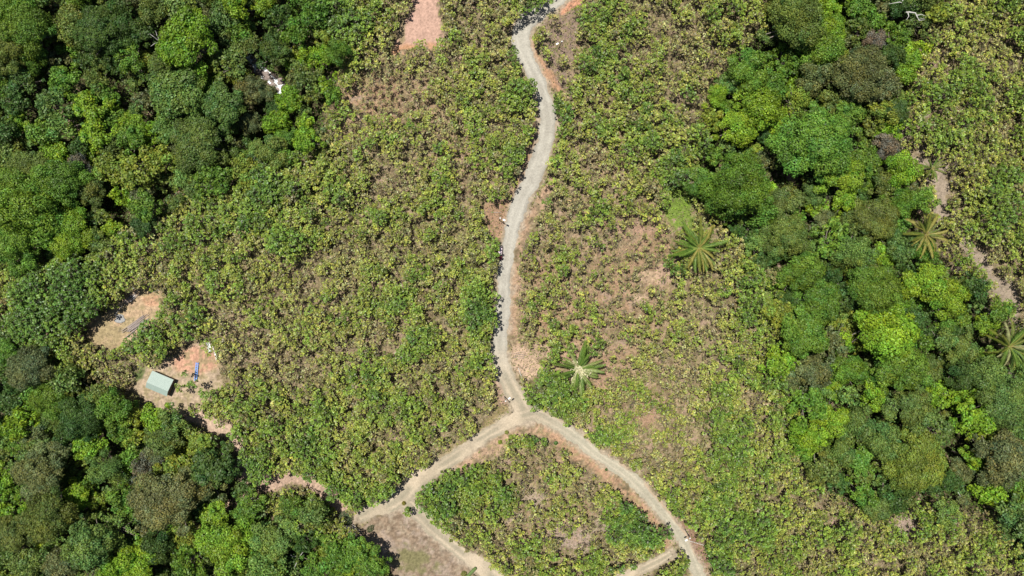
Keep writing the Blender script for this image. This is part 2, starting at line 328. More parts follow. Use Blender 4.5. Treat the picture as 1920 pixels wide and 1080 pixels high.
# ------------------------------------------------------------------ roads
def resample(pts, step):
    P = np.array(pts, float); out = []
    n = len(P)
    for i in range(n-1):                                  # Catmull-Rom
        p0, p1, p2, p3 = P[max(i-1, 0)], P[i], P[i+1], P[min(i+2, n-1)]
        k = max(2, int(np.hypot(*(p2-p1)[:2])/step))
        for j in range(k):
            t = j/k; out.append(0.5*((2*p1)+(-p0+p2)*t+(2*p0-5*p1+4*p2-p3)*t*t+(-p0+3*p1-3*p2+p3)*t**3))
    out.append(P[-1]); return np.array(out)
def ribbon(name, pts, lift, colfn, label, seed):
    C = resample(pts, 4.0); x, y, z = ground_at(C[:, 0], C[:, 1]); w = C[:, 2]*K*(CAM_H-z)
    tx = np.gradient(x); ty = np.gradient(y); L = np.hypot(tx, ty); nx_, ny_ = -ty/L, tx/L
    s = np.cumsum(np.hypot(np.diff(x, prepend=x[0]), np.diff(y, prepend=y[0])))
    U = np.linspace(-1, 1, 15); nu = len(U)
    eL = (fbm(s, s*0, 0.25, seed, 3)-.5)*2.3+(vnoise(s, s*0, 1.3, seed+5)-.5)*1.1; eR = (fbm(s, s*0+50, 0.25, seed+2, 3)-.5)*2.3+(vnoise(s, s*0, 1.3, seed+8)-.5)*1.1
    V = []; Cc = []
    for i in range(len(x)):
        off = U*w[i]+np.where(U < 0, -eL[i]*U*U*-1, eR[i]*U*U)
        X = x[i]+nx_[i]*off; Y = y[i]+ny_[i]*off
        Z = terr(X, Y)+lift-0.10*np.abs(U)**6
        V.append(np.stack([X, Y, Z], -1)); Cc.append(colfn(U, X, Y, s[i]))
    V = np.array(V).reshape(-1, 3); Cc = np.array(Cc).reshape(-1, 3)
    id_ = np.arange(len(V)).reshape(-1, nu)
    q = np.stack([id_[:-1, :-1], id_[:-1, 1:], id_[1:, 1:], id_[1:, :-1]], -1).reshape(-1, 4)[:, ::-1]
    me = np_mesh(name, V, q, M_ROAD, Cc, True)
    o = link(name, me); tag(o, label, None, None, 'structure'); return o
def mixc(a, b, t): return np.array(a)*(1-t[:, None])+np.array(b)*t[:, None]
def col_main(U, X, Y, s):
    n = fbm(X, Y, .35, 4, 3)*.55+fbm(U*2.2, U*0+s*.03, 1.0, 61, 3)*.45; c = mixc((.375,.355,.31), (.325,.305,.265), sstep(.4, .6, n))
    c = c*(1-0.20*np.exp(-((np.abs(U)-.92)/.14)**2)*sstep(.35, .6, fbm(X, Y, .2, 66, 2)))[:, None]
    return c*(1+.12*np.exp(-((np.abs(U)-.42)/.17)**2))[:, None]
def col_dirt(U, X, Y, s):
    n = fbm(X, Y, .3, 6, 3); c = mixc((.46,.385,.29), (.38,.32,.24), sstep(.4, .62, n))
    rut = np.exp(-((np.abs(U-.05)-.5)/.2)**2)
    c = mixc2(c, (.26,.235,.175), (1-rut)*.75*sstep(.3, .5, fbm(X, Y, .12, 9, 2))); return c
def mixc2(c, b, t): return c*(1-t[:, None])+np.array(b)*t[:, None]
def col_east(U, X, Y, s):
    n = fbm(X, Y, .3, 8, 3); c = mixc((.44,.395,.31), (.37,.335,.265), sstep(.4, .62, n))
    rut = np.exp(-((np.abs(U)-.46)/.18)**2); c = mixc2(c, (.30,.285,.22), (1-rut)*.6)
    return mixc2(c, (.46,.30,.20), sstep(.55, .8, np.abs(U))*(U > 0)*sstep(.45, .6, fbm(X, Y, .15, 12, 2))*.5)
ribbon('dirt_track', TRACK_E, .05, col_dirt, 'narrow sandy track leaving the right branch near the bottom edge', 31)
ribbon('dirt_track', TRACK_S, .06, col_dirt, 'pale sand track along the edge of the bare brown field', 41)
THROUGH = ROAD_WEST[::-1][:-1]+[(1012,777,13)]+ROAD_EAST[2:]
def col_through(U, X, Y, s):
    k_ = float(sstep(72, 96, s)); return col_dirt(U, X, Y, s)*(1-k_)+col_east(U, X, Y, s)*k_
def col_main2(U, X, Y, s):
    k_ = float(sstep(148, 176, s)); return col_main(U, X, Y, s)*(1-k_)+col_dirt(U, X, Y, s)*k_
ribbon('gravel_road', ROAD_MAIN, .08, col_main2, 'winding pale grey gravel road from the top to the junction', 71)
ribbon('dirt_road', THROUGH, .11, col_through, 'dirt and gravel road crossing the bottom of the picture through the junction', 51)
# stream with white water and rocks
def col_water(U, X, Y, s):
    n = fbm(X, Y, .8, 14, 2); return mixc((.86,.89,.92), (.08,.12,.11), sstep(.50, .60, n))
st = ribbon('stream', STREAM, .10, col_water, 'white foaming stream showing through a gap in the left forest', 81)
M_WATER = attr_earth('white_water', .4, 3.0, .25)
M_WATER.node_tree.nodes['Principled BSDF'].inputs['Roughness'].default_value = .15
M_WATER.node_tree.nodes['Principled BSDF'].inputs['Specular IOR Level'].default_value = .5
st.data.materials.clear(); st.data.materials.append(M_WATER)

# ------------------------------------------------------------------ leaf clouds
def leaf_arrays(P, N, L, Wd, col, r, fold=0.18):
    """P centres, N normals, L lengths, Wd widths, col per leaf -> V, F, C (one folded rhomb per leaf)"""
    n = len(P); N = N/np.linalg.norm(N, axis=1, keepdims=True)
    t = r.normal(size=(n, 3)); t -= N*(t*N).sum(1, keepdims=True); t /= np.linalg.norm(t, axis=1, keepdims=True)
    b = np.cross(N, t)
    L = L[:, None]/2; Wd = Wd[:, None]/2
    V = np.stack([P-t*L-N*L*.15, P+b*Wd-N*Wd*fold+t*L*.1, P+t*L-N*L*fold, P-b*Wd-N*Wd*fold+t*L*.1], 1).reshape(-1, 3)
    F = np.arange(4*n).reshape(n, 4)
    return V, F, np.repeat(col, 4, axis=0)
def crown_mesh(name, seed, Rm, form):
    """unit-radius crown meant for a real radius Rm"""
    r = np.random.default_rng(seed)
    if form == 'domed':   nl, lr, asp, cov, ls, jit = int(9+Rm*3.2), (.19, .34), .80, 1.9, .64, .15
    elif form == 'clumped': nl, lr, asp, cov, ls, jit = int(8+Rm*2.6), (.16, .33), .62, 1.6, .70, .25
    elif form == 'fine':  nl, lr, asp, cov, ls, jit = int(10+Rm*3.4), (.17, .34), .72, 1.9, .46, .24
    else:                 nl, lr, asp, cov, ls, jit = int(9+Rm*2.6), (.14, .28), .45, 1.1, .50, .35    # open
    ph = r.random(4)*6.28
    C = []; RR = []
    for i in range(nl):
        q = math.sqrt((i+.5)/nl)*.84; a = i*2.39996+r.normal()*.3
        lim = 1+.20*math.sin(2*a+ph[0])+.17*math.sin(3*a+ph[1])+.12*math.sin(5*a+ph[2])
        q *= lim*(1+r.normal()*.11)
        rad = r.uniform(lr[0]*.75, lr[1]*1.1)*(1.15-.45*min(q, 1.2))
        C.append((q*math.cos(a), q*math.sin(a), asp*math.sqrt(max(0.02, 1-min(q, .99)**2))+r.normal()*.14-rad*.4)); RR.append(rad)
    C = np.array(C); RR = np.array(RR)
    l = ls/Rm; area = .5*l*l*.72
    cnt = np.maximum(6, (cov*2*math.pi*RR**2*.9/area).astype(int))
    I = np.repeat(np.arange(nl), cnt); n = len(I)
    D = r.normal(size=(n, 3)); D[:, 2] = np.abs(D[:, 2])*1.1-.25; D /= np.linalg.norm(D, axis=1, keepdims=True)
    # billows on each lobe
    bil = 1+.20*np.sin(D[:, 0]*7+I*1.7)*np.sin(D[:, 1]*7+I*2.3)
    P = C[I]+D*(RR[I]*bil*(1+r.normal(size=n)*jit*.5-.05))[:, None]*np.array([1, 1, .82])
    N = D*.9+np.array([0, 0, .22])+r.normal(size=(n, 3))*.5
    lobe = 1+r.normal(size=nl)*.13
    v = np.clip(lobe[I]*(1+r.normal(size=n)*.27), .35, 2.0)
    warm = r.normal(size=n)*.09+(r.normal(size=nl)*.09)[I]
    col = np.stack([v*(1+warm), v, v*(1-warm)], 1)
    L = l*r.uniform(.75, 1.3, n)
    V, F, Cc = leaf_arrays(P, N, L, L*.72, col, r)
    return np_mesh(name, V, F, M_LEAF, Cc), C, RR
def tubes_np(segs, sides=3):
    """segs: list of (p0, p1, r0, r1) -> V, F"""
    A = np.array([s[0] for s in segs], float); B = np.array([s[1] for s in segs], float); r0 = np.array([s[2] for s in segs]); r1 = np.array([s[3] for s in segs])
    d = B-A; d /= np.linalg.norm(d, axis=1, keepdims=True)+1e-9
    h = np.where(np.abs(d[:, 2:3]) < .9, np.array([[0, 0, 1.]]), np.array([[1., 0, 0]]))
    u = np.cross(d, h); u /= np.linalg.norm(u, axis=1, keepdims=True); w = np.cross(d, u)
    V = []; 
    for c, rr in ((A, r0), (B, r1)):
        for k in range(sides):
            a = 2*math.pi*k/sides; V.append(c+(u*math.cos(a)+w*math.sin(a))*rr[:, None])
    V = np.stack(V, 1).reshape(-1, 3); n = len(A); base = (np.arange(n)*2*sides)[:, None]
    F = np.concatenate([base+np.array([[k, (k+1) % sides, sides+(k+1) % sides, sides+k]]) for k in range(sides)])
    return V, F
def trunk_mesh(name, C, RR, seed, col=(.8, .8, .8), mat=None):
    """unit radius, base at z=-2 (below crown origin), limbs to the lobes"""
    r = np.random.default_rng(seed); segs = []; p = np.array([0, 0, -2.2]); q = np.array([r.normal()*.03, r.normal()*.03, -.35])
    segs.append((p, (p+q)/2+r.normal(size=3)*.02, .075, .06)); segs.append((segs[-1][1], q, .06, .045))
    for i in range(0, len(C)):
        c = C[i]; m = q+(c-q)*.5+r.normal(size=3)*.06
        segs.append((q, m, .028, .018)); segs.append((m, c+np.array([0, 0, RR[i]*.3]), .018, .007))
    V, F = tubes_np(segs, 5)
    return np_mesh(name, V, F, mat or M_TWIG, np.tile(np.array(col)*np.array([.30, .26, .22]), (len(V), 1)))
FORMS = ['domed', 'clumped', 'fine', 'open']; CLS = {'s': 3.6, 'm': 6.2, 'l': 10.0}
CR = {}
for fi, fn in enumerate(FORMS):
    for ci, (cn, Rm) in enumerate(CLS.items()):
        for v in range(4):
            me, C, RR = crown_mesh('tree_crown', 100+fi*37+ci*11+v, Rm, fn)
            CR[fn, cn, v] = (me, trunk_mesh('tree_trunk', C, RR, 7+v))
# ------------------------------------------------------------------ colour kinds of the forest canopy
KC = {'L': ((.185, .305, .024), 'bright lime green'), 'Y': ((.200, .262, .036), 'yellowish green'), 'G': ((.118, .220, .028), 'mid green'),
      'D': ((.066, .125, .026), 'dark green'), 'O': ((.128, .182, .038), 'olive green'), 'B': ((.138, .165, .060), 'brownish'),
      'T': ((.122, .200, .045), 'bluish green'), 'P': ((.155, .255, .052), 'pale green'), 'K': ((.165, .150, .10), 'bare greyish')}
FT = {'domed': 'domed', 'clumped': 'lumpy', 'fine': 'fine-leaved', 'open': 'thin-crowned'}
T = '''60 60 42 G f;22 95 40 O f;65 105 32 G f;20 25 40 G f;140 45 38 O c;188 62 42 D f;232 22 30 D c;290 22 30 O f;340 15 32 O c;380 14 22 B o;352 80 50 L d;446 10 30 L d;420 25 28 T c;268 60 24 D d;127 148 26 G d;180 153 22 O c;172 200 31 L d;210 200 12 L d;187 250 30 L d;40 150 28 D c;98 195 30 T c;78 250 30 G c;112 238 28 P c;103 290 28 L d;150 275 22 D c;337 182 46 P d;420 200 42 T d;257 208 16 T d;292 190 13 B c;250 263 28 G d;278 250 25 L c;312 245 24 P d;372 270 46 O f;200 315 30 Y c;253 318 34 Y c;300 300 28 Y c;60 318 36 O f;150 312 24 K f;110 345 40 G f;20 300 30 O c;430 120 32 O c;467 172 28 B f;470 232 22 B f;400 340 34 G c;458 318 28 Y c;20 190 26 D c;12 245 24 D c;345 335 22 P c;310 120 26 O f;240 110 34 G o;300 150 22 D c;215 120 22 D c;
500 10 26 L d;525 38 30 D c;557 62 28 G c;590 20 30 G c;570 133 28 O c;553 150 20 B c;577 112 22 L c;585 175 16 O c;515 95 28 D f;543 185 25 L d;518 232 27 L d;575 235 20 L d;573 264 26 L d;490 172 24 B f;512 283 30 O f;533 295 16 G c;635 98 24 G f;625 182 18 G d;450 60 26 G c;470 85 22 O c;
65 400 60 G f;132 435 44 L f;35 455 46 G f;25 360 40 G f;100 360 38 G f;185 408 20 T c;272 387 28 G d;232 368 20 L c;170 360 28 O f;
62 688 40 B f;28 712 32 D c;14 660 24 G f;128 712 32 O c;20 755 30 D c;62 735 26 G c;45 792 30 L d;100 742 36 G f;152 783 42 D f;105 775 26 O f;72 805 26 B f;213 760 30 G f;222 805 28 G c;170 832 27 L d;252 822 20 Y c;122 832 26 D c;70 855 32 O f;290 785 26 L c;322 788 24 T c;310 820 34 O f;377 832 22 Y d;397 870 36 D d;152 865 13 Y c;78 885 48 B f;8 905 26 L d;18 962 20 L d;198 880 40 T o;265 880 26 K o;335 880 34 Y c;312 938 52 B f;380 908 32 B f;232 940 30 G c;145 930 26 L f;100 962 46 O f;28 1000 36 O f;166 1020 44 T d;212 1000 34 P o;262 1050 34 L f;272 990 20 B c;302 1020 30 D f;425 1022 44 L d;346 1002 28 Y c;352 1050 34 G c;405 970 26 L d;430 882 24 D c;411 935 13 T d;458 965 22 G c;60 1060 34 O f;120 1055 30 B f;222 1072 30 L f;10 1042 28 T c;470 945 24 G c;478 1040 24 G d;190 740 24 O c;245 860 22 G c;
515 1010 38 P d;500 1060 34 P d;588 962 26 O c;545 950 24 G c;640 1042 30 G d;668 1030 25 G d;692 1052 26 G d;716 1062 17 G d;592 1066 30 G c;540 1070 26 T o;568 1015 22 D c;
1403 130 34 G f;1345 180 22 L f;1382 238 36 L c;1425 205 42 L c;1400 175 30 L c;1385 350 56 G f;1337 293 18 G d;1440 150 26 G c;1320 345 30 G f;1430 400 32 G c;1360 390 28 G c;
1492 40 50 O f;1462 15 30 O f;1557 57 30 L f;1610 55 28 O c;1533 92 38 G d;1475 115 30 G c;1452 165 26 G d;1525 142 34 B f;1610 22 26 G d;1695 8 30 D f;1680 70 28 G c;1762 22 20 Y c;1722 92 20 L c;1605 142 46 B f;1643 77 22 K f;1672 108 26 D f;1652 160 32 B f;1698 140 24 L c;1500 195 30 Y o;1562 192 26 O c;1592 222 30 G d;1660 213 26 Y c;1682 210 22 D f;1640 240 20 O c;1527 265 56 G f;1573 325 36 L d;1618 300 30 G d;1660 275 26 K f;1690 320 28 L f;1662 340 26 O f;1462 225 24 L c;1480 300 24 D f;
1472 375 30 O f;1580 375 25 L d;1597 417 27 O c;1642 412 36 O f;1690 380 28 G f;1735 372 22 G c;1470 440 36 O f;1560 450 34 G c;1607 475 40 P o;1657 480 22 L c;1687 462 30 T f;1730 470 24 G f;1500 512 36 G d;1533 567 38 G d;1458 585 25 Y c;1640 550 44 G f;1730 530 34 L f;1772 560 34 L f;1700 518 26 D c;1505 625 42 G d;1460 680 30 L c;1570 640 26 B c;1660 622 50 L d;1712 640 30 G c;1522 700 34 B f;1590 692 30 G f;1690 690 40 G d;1762 590 16 G c;1813 615 14 T d;1846 610 22 L d;1770 640 26 P c;1805 660 28 O f;1850 665 18 G d;1830 540 26 D c;1872 585 24 G c;1800 700 30 D f;1855 702 36 T c;1905 705 24 T c;1590 560 30 D c;1620 520 26 L c;1560 520 22 D c;
1518 763 32 G c;1515 820 32 L f;1562 790 30 L f;1590 740 20 P o;1637 745 24 L c;1602 800 34 T f;1652 822 34 T f;1707 768 40 T d;1762 740 26 L c;1760 810 30 T c;1823 782 34 L d;1883 755 46 T f;1905 805 26 T c;1873 860 44 B d;1822 860 21 L d;1798 882 22 B f;1722 865 48 Y f;1685 842 18 D f;1660 872 26 O c;1780 900 22 D d;1853 917 32 L c;1620 930 26 G c;1540 882 34 O c;1572 850 26 O f;1690 912 26 D f;1670 940 30 D c;1645 955 22 O f;1780 962 30 P o;1902 972 36 T c;1660 700 26 G f;1740 690 24 O f;1730 730 20 L c;1610 860 26 G d;1910 910 26 G c'''
trees = []
for tok in T.replace('\n', '').split(';'):
    if not tok.strip(): continue
    a, b, c_, k, f_ = tok.split()
    trees.append([float(a), float(b), float(c_), k, {'d': 'domed', 'c': 'clumped', 'f': 'fine', 'o': 'open'}[f_], 1])
# smaller trees fill what is left of the canopy; never over the stream gap or the darkest hollows
GAPS = [(1736,440,28),(1892,650,32),(1747,316,24),(500,148,34),(205,400,16),(230,180,14),(285,30,8),(480,200,10),(1325,275,18),(1478,330,26),(1465,505,16),(1800,868,26),(1480,640,12),(45,170,14),(600,210,10),(640,1000,6),(1690,30,14)]
r2 = np.random.default_rng(77); n_hand = len(trees); added = []
def in_forest(px, py):
    return np.maximum.reduce([poly_sd(px, py, p) for p in (FOREST_L1, FOREST_L2, FOREST_R)])
cand = np.stack([r2.uniform(-60, 1980, 9000), r2.uniform(-60, 1140, 9000)], 1); cf = in_forest(cand[:, 0], cand[:, 1])
TX = np.array([[t[0], t[1], t[2]] for t in trees])
for (x, y), f0 in zip(cand, cf):
    if f0 < 6: continue
    R_ = r2.uniform(13, 25) if 0 < x < 1920 and 0 < y < 1080 else r2.uniform(22, 42)
    if any(math.hypot(x-gx_, y-gy_) < gr+R_*.8 for gx_, gy_, gr in GAPS): continue
    d = np.hypot(TX[:, 0]-x, TX[:, 1]-y)
    if (d < TX[:, 2]*.62+R_*.52).any(): continue
    TX = np.vstack([TX, [x, y, R_]])
    k = r2.choice(list('GGDDOOTBLYP')); fn = r2.choice(['clumped', 'fine', 'domed', 'open'], p=[.4, .3, .22, .08])
    inside = -R_ < x < 1920+R_ and -R_ < y < 1080+R_
    trees.append([x, y, R_, k, fn, 0 if inside else -1])
# landmarks that labels may name
LM = [('the white stream gap', 505, 150), ('the green-roofed shed', 298, 718), ('the road junction', 992, 780), ('the parked red van', 937, 474),
      ('the pink clearing', 790, 50), ('the bleached palm', 1083, 695), ('the big green palm', 1310, 465), ('the yellowing palm', 1735, 440),
      ('the straw-tipped palm', 1890, 650), ('the leafless white tree', 1695, 25), ('the bare brown field', 790, 1010), ('the sandy clearing', 235, 600),
      ('the upper left corner', 0, 0), ('the lower left corner', 0, 1080), ('the lower right corner', 1920, 1080), ('the upper right corner', 1920, 0),
      ('the topmost road bend', 975, 60), ('the widest lime crown', 1405, 215), ('the big round brown crown', 1873, 860), ('the smooth yellow-green crown', 1722, 865),
      ('the leftmost lime crown', 172, 200), ('the widest olive crown', 372, 270), ('the widest brown crown', 312, 938)]
_o = 'x second third fourth fifth sixth seventh eighth ninth tenth eleventh twelfth thirteenth fourteenth fifteenth sixteenth seventeenth eighteenth nineteenth twentieth twenty-first twenty-second twenty-third twenty-fourth twenty-fifth twenty-sixth twenty-seventh twenty-eighth twenty-ninth thirtieth'.split()
ORD = ['nearest']+[q+' nearest' for q in _o[1:]]
def direction(dx, dy):
    a = math.degrees(math.atan2(-dy, dx)) % 360
    return ['right of', 'above right of', 'above', 'above left of', 'left of', 'below left of', 'below', 'below right of'][int((a+22.5)//45) % 8]
def make_labels(items):      # items: (adjectives, noun, px, py) -> unique labels
    key = {}
    for i, (adj, noun, x, y) in enumerate(items):
        b = min(LM, key=lambda l: math.hypot(l[1]-x, l[2]-y)); d = math.hypot(b[1]-x, b[2]-y)
        key.setdefault((adj, noun, direction(x-b[1], y-b[2]), b[0]), []).append((d, i))
    out = [None]*len(items)
    for (adj, noun, dr, lm), L in key.items():
        L.sort()
        for n, (d, i) in enumerate(L):
            pre = '' if len(L) == 1 else ORD[min(n, 29)]+' '
            out[i] = f"{pre}{adj} {noun} {dr} {lm}"
    return out
def size_word(R_): return 'small' if R_ < 18 else ('medium' if R_ < 28 else ('large' if R_ < 42 else 'huge'))
labs = make_labels([(f"{size_word(t[2])} {KC[t[3]][1]} {FT[t[4]]}", 'tree', t[0], t[1]) for t in trees])
trees_s = sorted(range(len(trees)), key=lambda i: -trees[i][2]-(1000 if trees[i][5] == 1 else 0)+(5000 if trees[i][5] < 0 else 0))
ind = set(trees_s[:300]); rest_tr = [i for i in range(len(trees)) if i not in ind]
tree_xy = []
def place_tree(i, t):
    px, py, Rp, k, fn, hand = t
    hgt = (5.5+Rp*K*CAM_H*1.15 if hand == 1 else 3.5+Rp*K*CAM_H*1.0)*random.uniform(.9, 1.1)
    x, y, z = ground_at(px, py, hgt); x = float(x); y = float(y); z = float(z)
    R_ = Rp*K*(CAM_H-z-hgt)*1.17
    cls = 's' if R_ < 4.8 else ('m' if R_ < 8 else 'l'); v = random.randrange(4)
    c = np.array(KC[k][0])*random.uniform(.88, 1.12)*np.array([random.uniform(.92, 1.08), 1, random.uniform(.9, 1.1)])
    return x, y, z, hgt, R_, CR[fn, cls, v], c
for i in sorted(ind):
    t = trees[i]; x, y, z, hgt, R_, (cm, tm), c = place_tree(i, t)
    e = empty('forest_tree', (x, y, z-.2), random.uniform(0, 6.28)); tag(e, labs[i], 'tree', 'trees of the forest canopy')
    link('crown', cm, e, (0, 0, hgt-R_*.35), (R_*random.uniform(.88, 1.12), R_*random.uniform(.88, 1.12), R_*random.uniform(.9, 1.2)), color=c)
    link('trunk', tm, e, (0, 0, hgt-R_*.35), (R_, R_, max((hgt-R_*.35+.3)/2.2, .5)))
# the rest of the canopy (beyond 300) is one object
def mesh_arrays(me):
    V = np.empty(len(me.vertices)*3, np.float32); me.vertices.foreach_get('co', V)
    F = np.empty(len(me.loops), np.int32); me.loops.foreach_get('vertex_index', F)
    C = np.empty(len(me.vertices)*4, np.float32); me.color_attributes['Col'].data.foreach_get('color', C)
    return V.reshape(-1, 3), F.reshape(-1, 4), C.reshape(-1, 4)[:, :3]
def merge(name, parts, mat):
    Vs = []; Fs = []; Cs = []; o = 0
    for V, F, C in parts:
        Vs.append(V); Fs.append(F+o); Cs.append(C); o += len(V)
    return np_mesh(name, np.concatenate(Vs), np.concatenate(Fs), mat, np.concatenate(Cs))
parts = []
for i in rest_tr:
    x, y, z, hgt, R_, (cm, tm), c = place_tree(i, trees[i])
    V, F, C = mesh_arrays(cm); a = random.uniform(0, 6.28); ca, sa = math.cos(a), math.sin(a)
    V = np.stack([V[:, 0]*ca-V[:, 1]*sa, V[:, 0]*sa+V[:, 1]*ca, V[:, 2]], 1)*R_+np.array([x, y, z+hgt-R_*.35])
    parts.append((V, F, C*c)); V, F, C = mesh_arrays(tm)
    V = V*np.array([R_, R_, max((hgt-R_*.35+.3)/2.2, .5)])+np.array([x, y, z+hgt-R_*.35]); parts.append((V, F, C))
if parts: tag(link('forest_fill', merge('forest_fill', parts, M_LEAF)), 'smaller trees filling the forest between the larger crowns and beyond the frame', 'forest', None, 'stuff')
# undergrowth of the forest floor
r3 = np.random.default_rng(21)
def scatter(n, x0=-206, x1=206, y0=-122, y1=122):
    x = r3.uniform(x0, x1, n); y = r3.uniform(y0, y1, n); z = terr(x, y); px, py = P2(x, y, z); return x, y, z, px, py
x, y, z, px, py = scatter(210000); f0 = in_forest(px, py)
keep = (f0+(fbm(x, y, .12, 31, 2)-.5)*30 > -4) & (line_d(px, py, STREAM) < -2+(fbm(x, y, .5, 3, 2)-.5)*6) & (f0 > -25)
for R_ in (ROAD_WEST, TRACK_S, ROAD_EAST): keep &= line_d(px, py, R_) < -8
for P_ in (SHEDC, SITE, FIELD): keep &= poly_sd(px, py, P_) < -2
x, y, z = x[keep], y[keep], z[keep]; n = len(x)
hh = np.abs(fbm(x, y, .16, 33, 2)-.3)*7*r3.random(n)**.5
base = np.array([.085, .145, .022])*(.55+.9*fbm(x, y, .1, 35, 2)[:, None])*(1+r3.normal(size=(n, 1))*.2)*np.array([1, 1, 1])
N = r3.normal(size=(n, 3))*.5+np.array([0, 0, 1]); L = r3.uniform(.5, 1.0, n)
tag(link('forest_undergrowth', np_mesh('forest_undergrowth', *[q if k_ != 9 else q for k_, q in enumerate(leaf_arrays(np.stack([x, y, z+.2+hh], 1), N, L, L*.7, np.clip(base, .01, .4), r3)[:2])], M_LEAF,
    leaf_arrays(np.stack([x, y, z], 1), N, L, L*.7, np.clip(base, .01, .4), np.random.default_rng(1))[2])), 'shaded shrubs and vines covering the forest floor', 'undergrowth', None, 'stuff')

# ------------------------------------------------------------------ plantation of broad-leaved (teak-like) trees
def teak(seed, Rm, leafy):
    """real-size young plantation tree: crown arrays, wood arrays (origin at crown base height)"""
    r = np.random.default_rng(seed); nt_ = int(5+Rm*Rm*2.0); segs = []; P = []; N = []; Ls = []; vv = []
    H_ = Rm*.9
    for i in range(nt_):
        q = math.sqrt((i+.5)/nt_)*Rm*.9; a = i*2.4+r.normal()*.4
        tip = np.array([q*math.cos(a), q*math.sin(a), H_*(1-(q/Rm)**2)*1.1+r.normal()*.42])
        root = np.array([q*.2*math.cos(a), q*.2*math.sin(a), -.5*Rm*.4+r.uniform(-.3, .3)])
        mid = (tip+root)/2+r.normal(size=3)*.15+np.array([0, 0, -.15])
        segs += [(root, mid, .055, .04), (mid, tip, .04, .02)]
        for _k in range(4 if leafy < .3 else (2 if leafy < .6 else 1)): segs.append((mid, mid+r.normal(size=3)*.65+np.array([0, 0, .35]), .045, .02))
        m = r.poisson(3+5.0*leafy) if r.random() < .35+.75*leafy else r.poisson(1)
        b = 1+r.normal()*.28
        for k in range(m):
            th = r.random()*6.28; el = r.uniform(-.05, .6)
            d = np.array([math.cos(th)*math.cos(el), math.sin(th)*math.cos(el), math.sin(el)])
            L = r.uniform(.46, .88)
            P.append(tip+d*L*.55+np.array([0, 0, r.normal()*.12])); n_v = np.array([-d[0]*math.sin(el), -d[1]*math.sin(el), math.cos(el)])+r.normal(size=3)*.28
            N.append(n_v); Ls.append(L); vv.append(b*(1+r.normal()*.26))
    # trunk
    segs.append((np.array([0, 0, -3.2]), np.array([0, 0, -.3]), .11, .08))
    if not P: P = [np.zeros(3)]; N = [np.array([0, 0, 1.])]; Ls = [.5]; vv = [1]
    P = np.array(P); N = np.array(N); Ls = np.array(Ls); vv = np.clip(np.array(vv), .4, 1.8)
    wm = r.normal(size=len(P))*.10; col = np.stack([vv*(1+wm), vv, vv*(1-wm*.5)], 1)
    LV = leaf_arrays(P, N, Ls, Ls*.62, col, r, .22)
    V, F = tubes_np(segs, 3)
    return LV, (V, F, np.tile(np.array([.24, .20, .16]), (len(V), 1)))
TK = {}
SZ = (1.5, 2.1, 2.8)
for si, Rm in enumerate(SZ):
    for li, lf in enumerate((.12, .45, .8, 1.15)):
        for v in range(5): TK[si, li, v] = teak(900+si*50+li*10+v, Rm, lf)
def plantation_points():
    sp = 2.3; xs = np.arange(-214, 214, sp); ys = np.arange(-128, 128, sp); X, Y = np.meshgrid(xs, ys, indexing='ij')
    X = (X+r3.normal(size=X.shape)*.62).ravel(); Y = (Y+r3.normal(size=Y.shape)*.62).ravel()
    Z = terr(X, Y); px, py = P2(X, Y, Z+3)
    g, d = lush_field(px, py)
    n = fbm(X, Y, .09, 41, 3); nn = fbm(X, Y, .22, 45, 2)
    ok = in_forest(px, py) < 3
    for R_, m in ((ROAD_MAIN, 5), (ROAD_WEST, 6), (ROAD_EAST, 6), (TRACK_S, 3), (TRACK_E, 7), (PATH_A, 3), (BANK_N, 0), (BANK_T, 2), (STREAM, 30), (BANK_L, -1)): ok &= line_d(px, py, R_) < -m
    for R_ in (BANK_E, BANK_W, BANK_M): ok &= line_d(px, py, R_) < -1+(nn-.5)*8
    ok &= line_d(px, py, STRIP_R) < 1+(nn-.5)*26; ok &= line_d(px, py, PATH_B) < -3+(nn-.5)*8
    for P_ in (PINK, FIELD, VERGE1, VERGE4, VERGE5, VERGE3): ok &= poly_sd(px, py, P_) < -4
    ok &= poly_sd(px, py, SITE) < -3+(nn-.5)*8; ok &= poly_sd(px, py, SHEDC) < (nn-.5)*12
    ok &= ~((poly_sd(px, py, VERGE2) > 0) & (r3.random(px.shape) < .72))
    for (x_, y_, rx, ry) in ((1272,388,28,50),(1440,575,16,48),(1328,432,18,16),(1000,935,11,9),(1075,1012,26,10),(1218,520,18,14),(1245,508,14,12),(1700,985,18,14),(1083,695,40,36),(1310,465,20,20),(268,705,30,26),(1120,700,18,30),(1735,440,24,24),(1195,430,22,12),(788,914,5,5),(940,470,10,22)):
        ok &= (((px-x_)/rx)**2+((py-y_)/ry)**2 > 1)
    ok &= r3.random(px.shape) < .50+.52*d+(nn-.5)*.8+.04
    return X[ok], Y[ok], Z[ok], px[ok], py[ok], g[ok], d[ok], n[ok], nn[ok]
X, Y, Z, px, py, g, d, n, nn = plantation_points()
lush = np.clip(g+(n-.5)*1.1+(fbm(X, Y, .028, 91, 2)-.5)*.3+(nn-.5)*.4+r3.normal(size=len(g))*.14, 0, 1)
leafy = np.clip(lush*.8+(d-.84)*.85+.50+(nn-.5)*.8+r3.normal(size=len(g))*.15, 0, 1.3)
size = np.clip(1.25+lush*1.25+r3.normal(size=len(g))*.35+(leafy-.5)*.45+(d-.84)*.8, 1.0, 3.4)
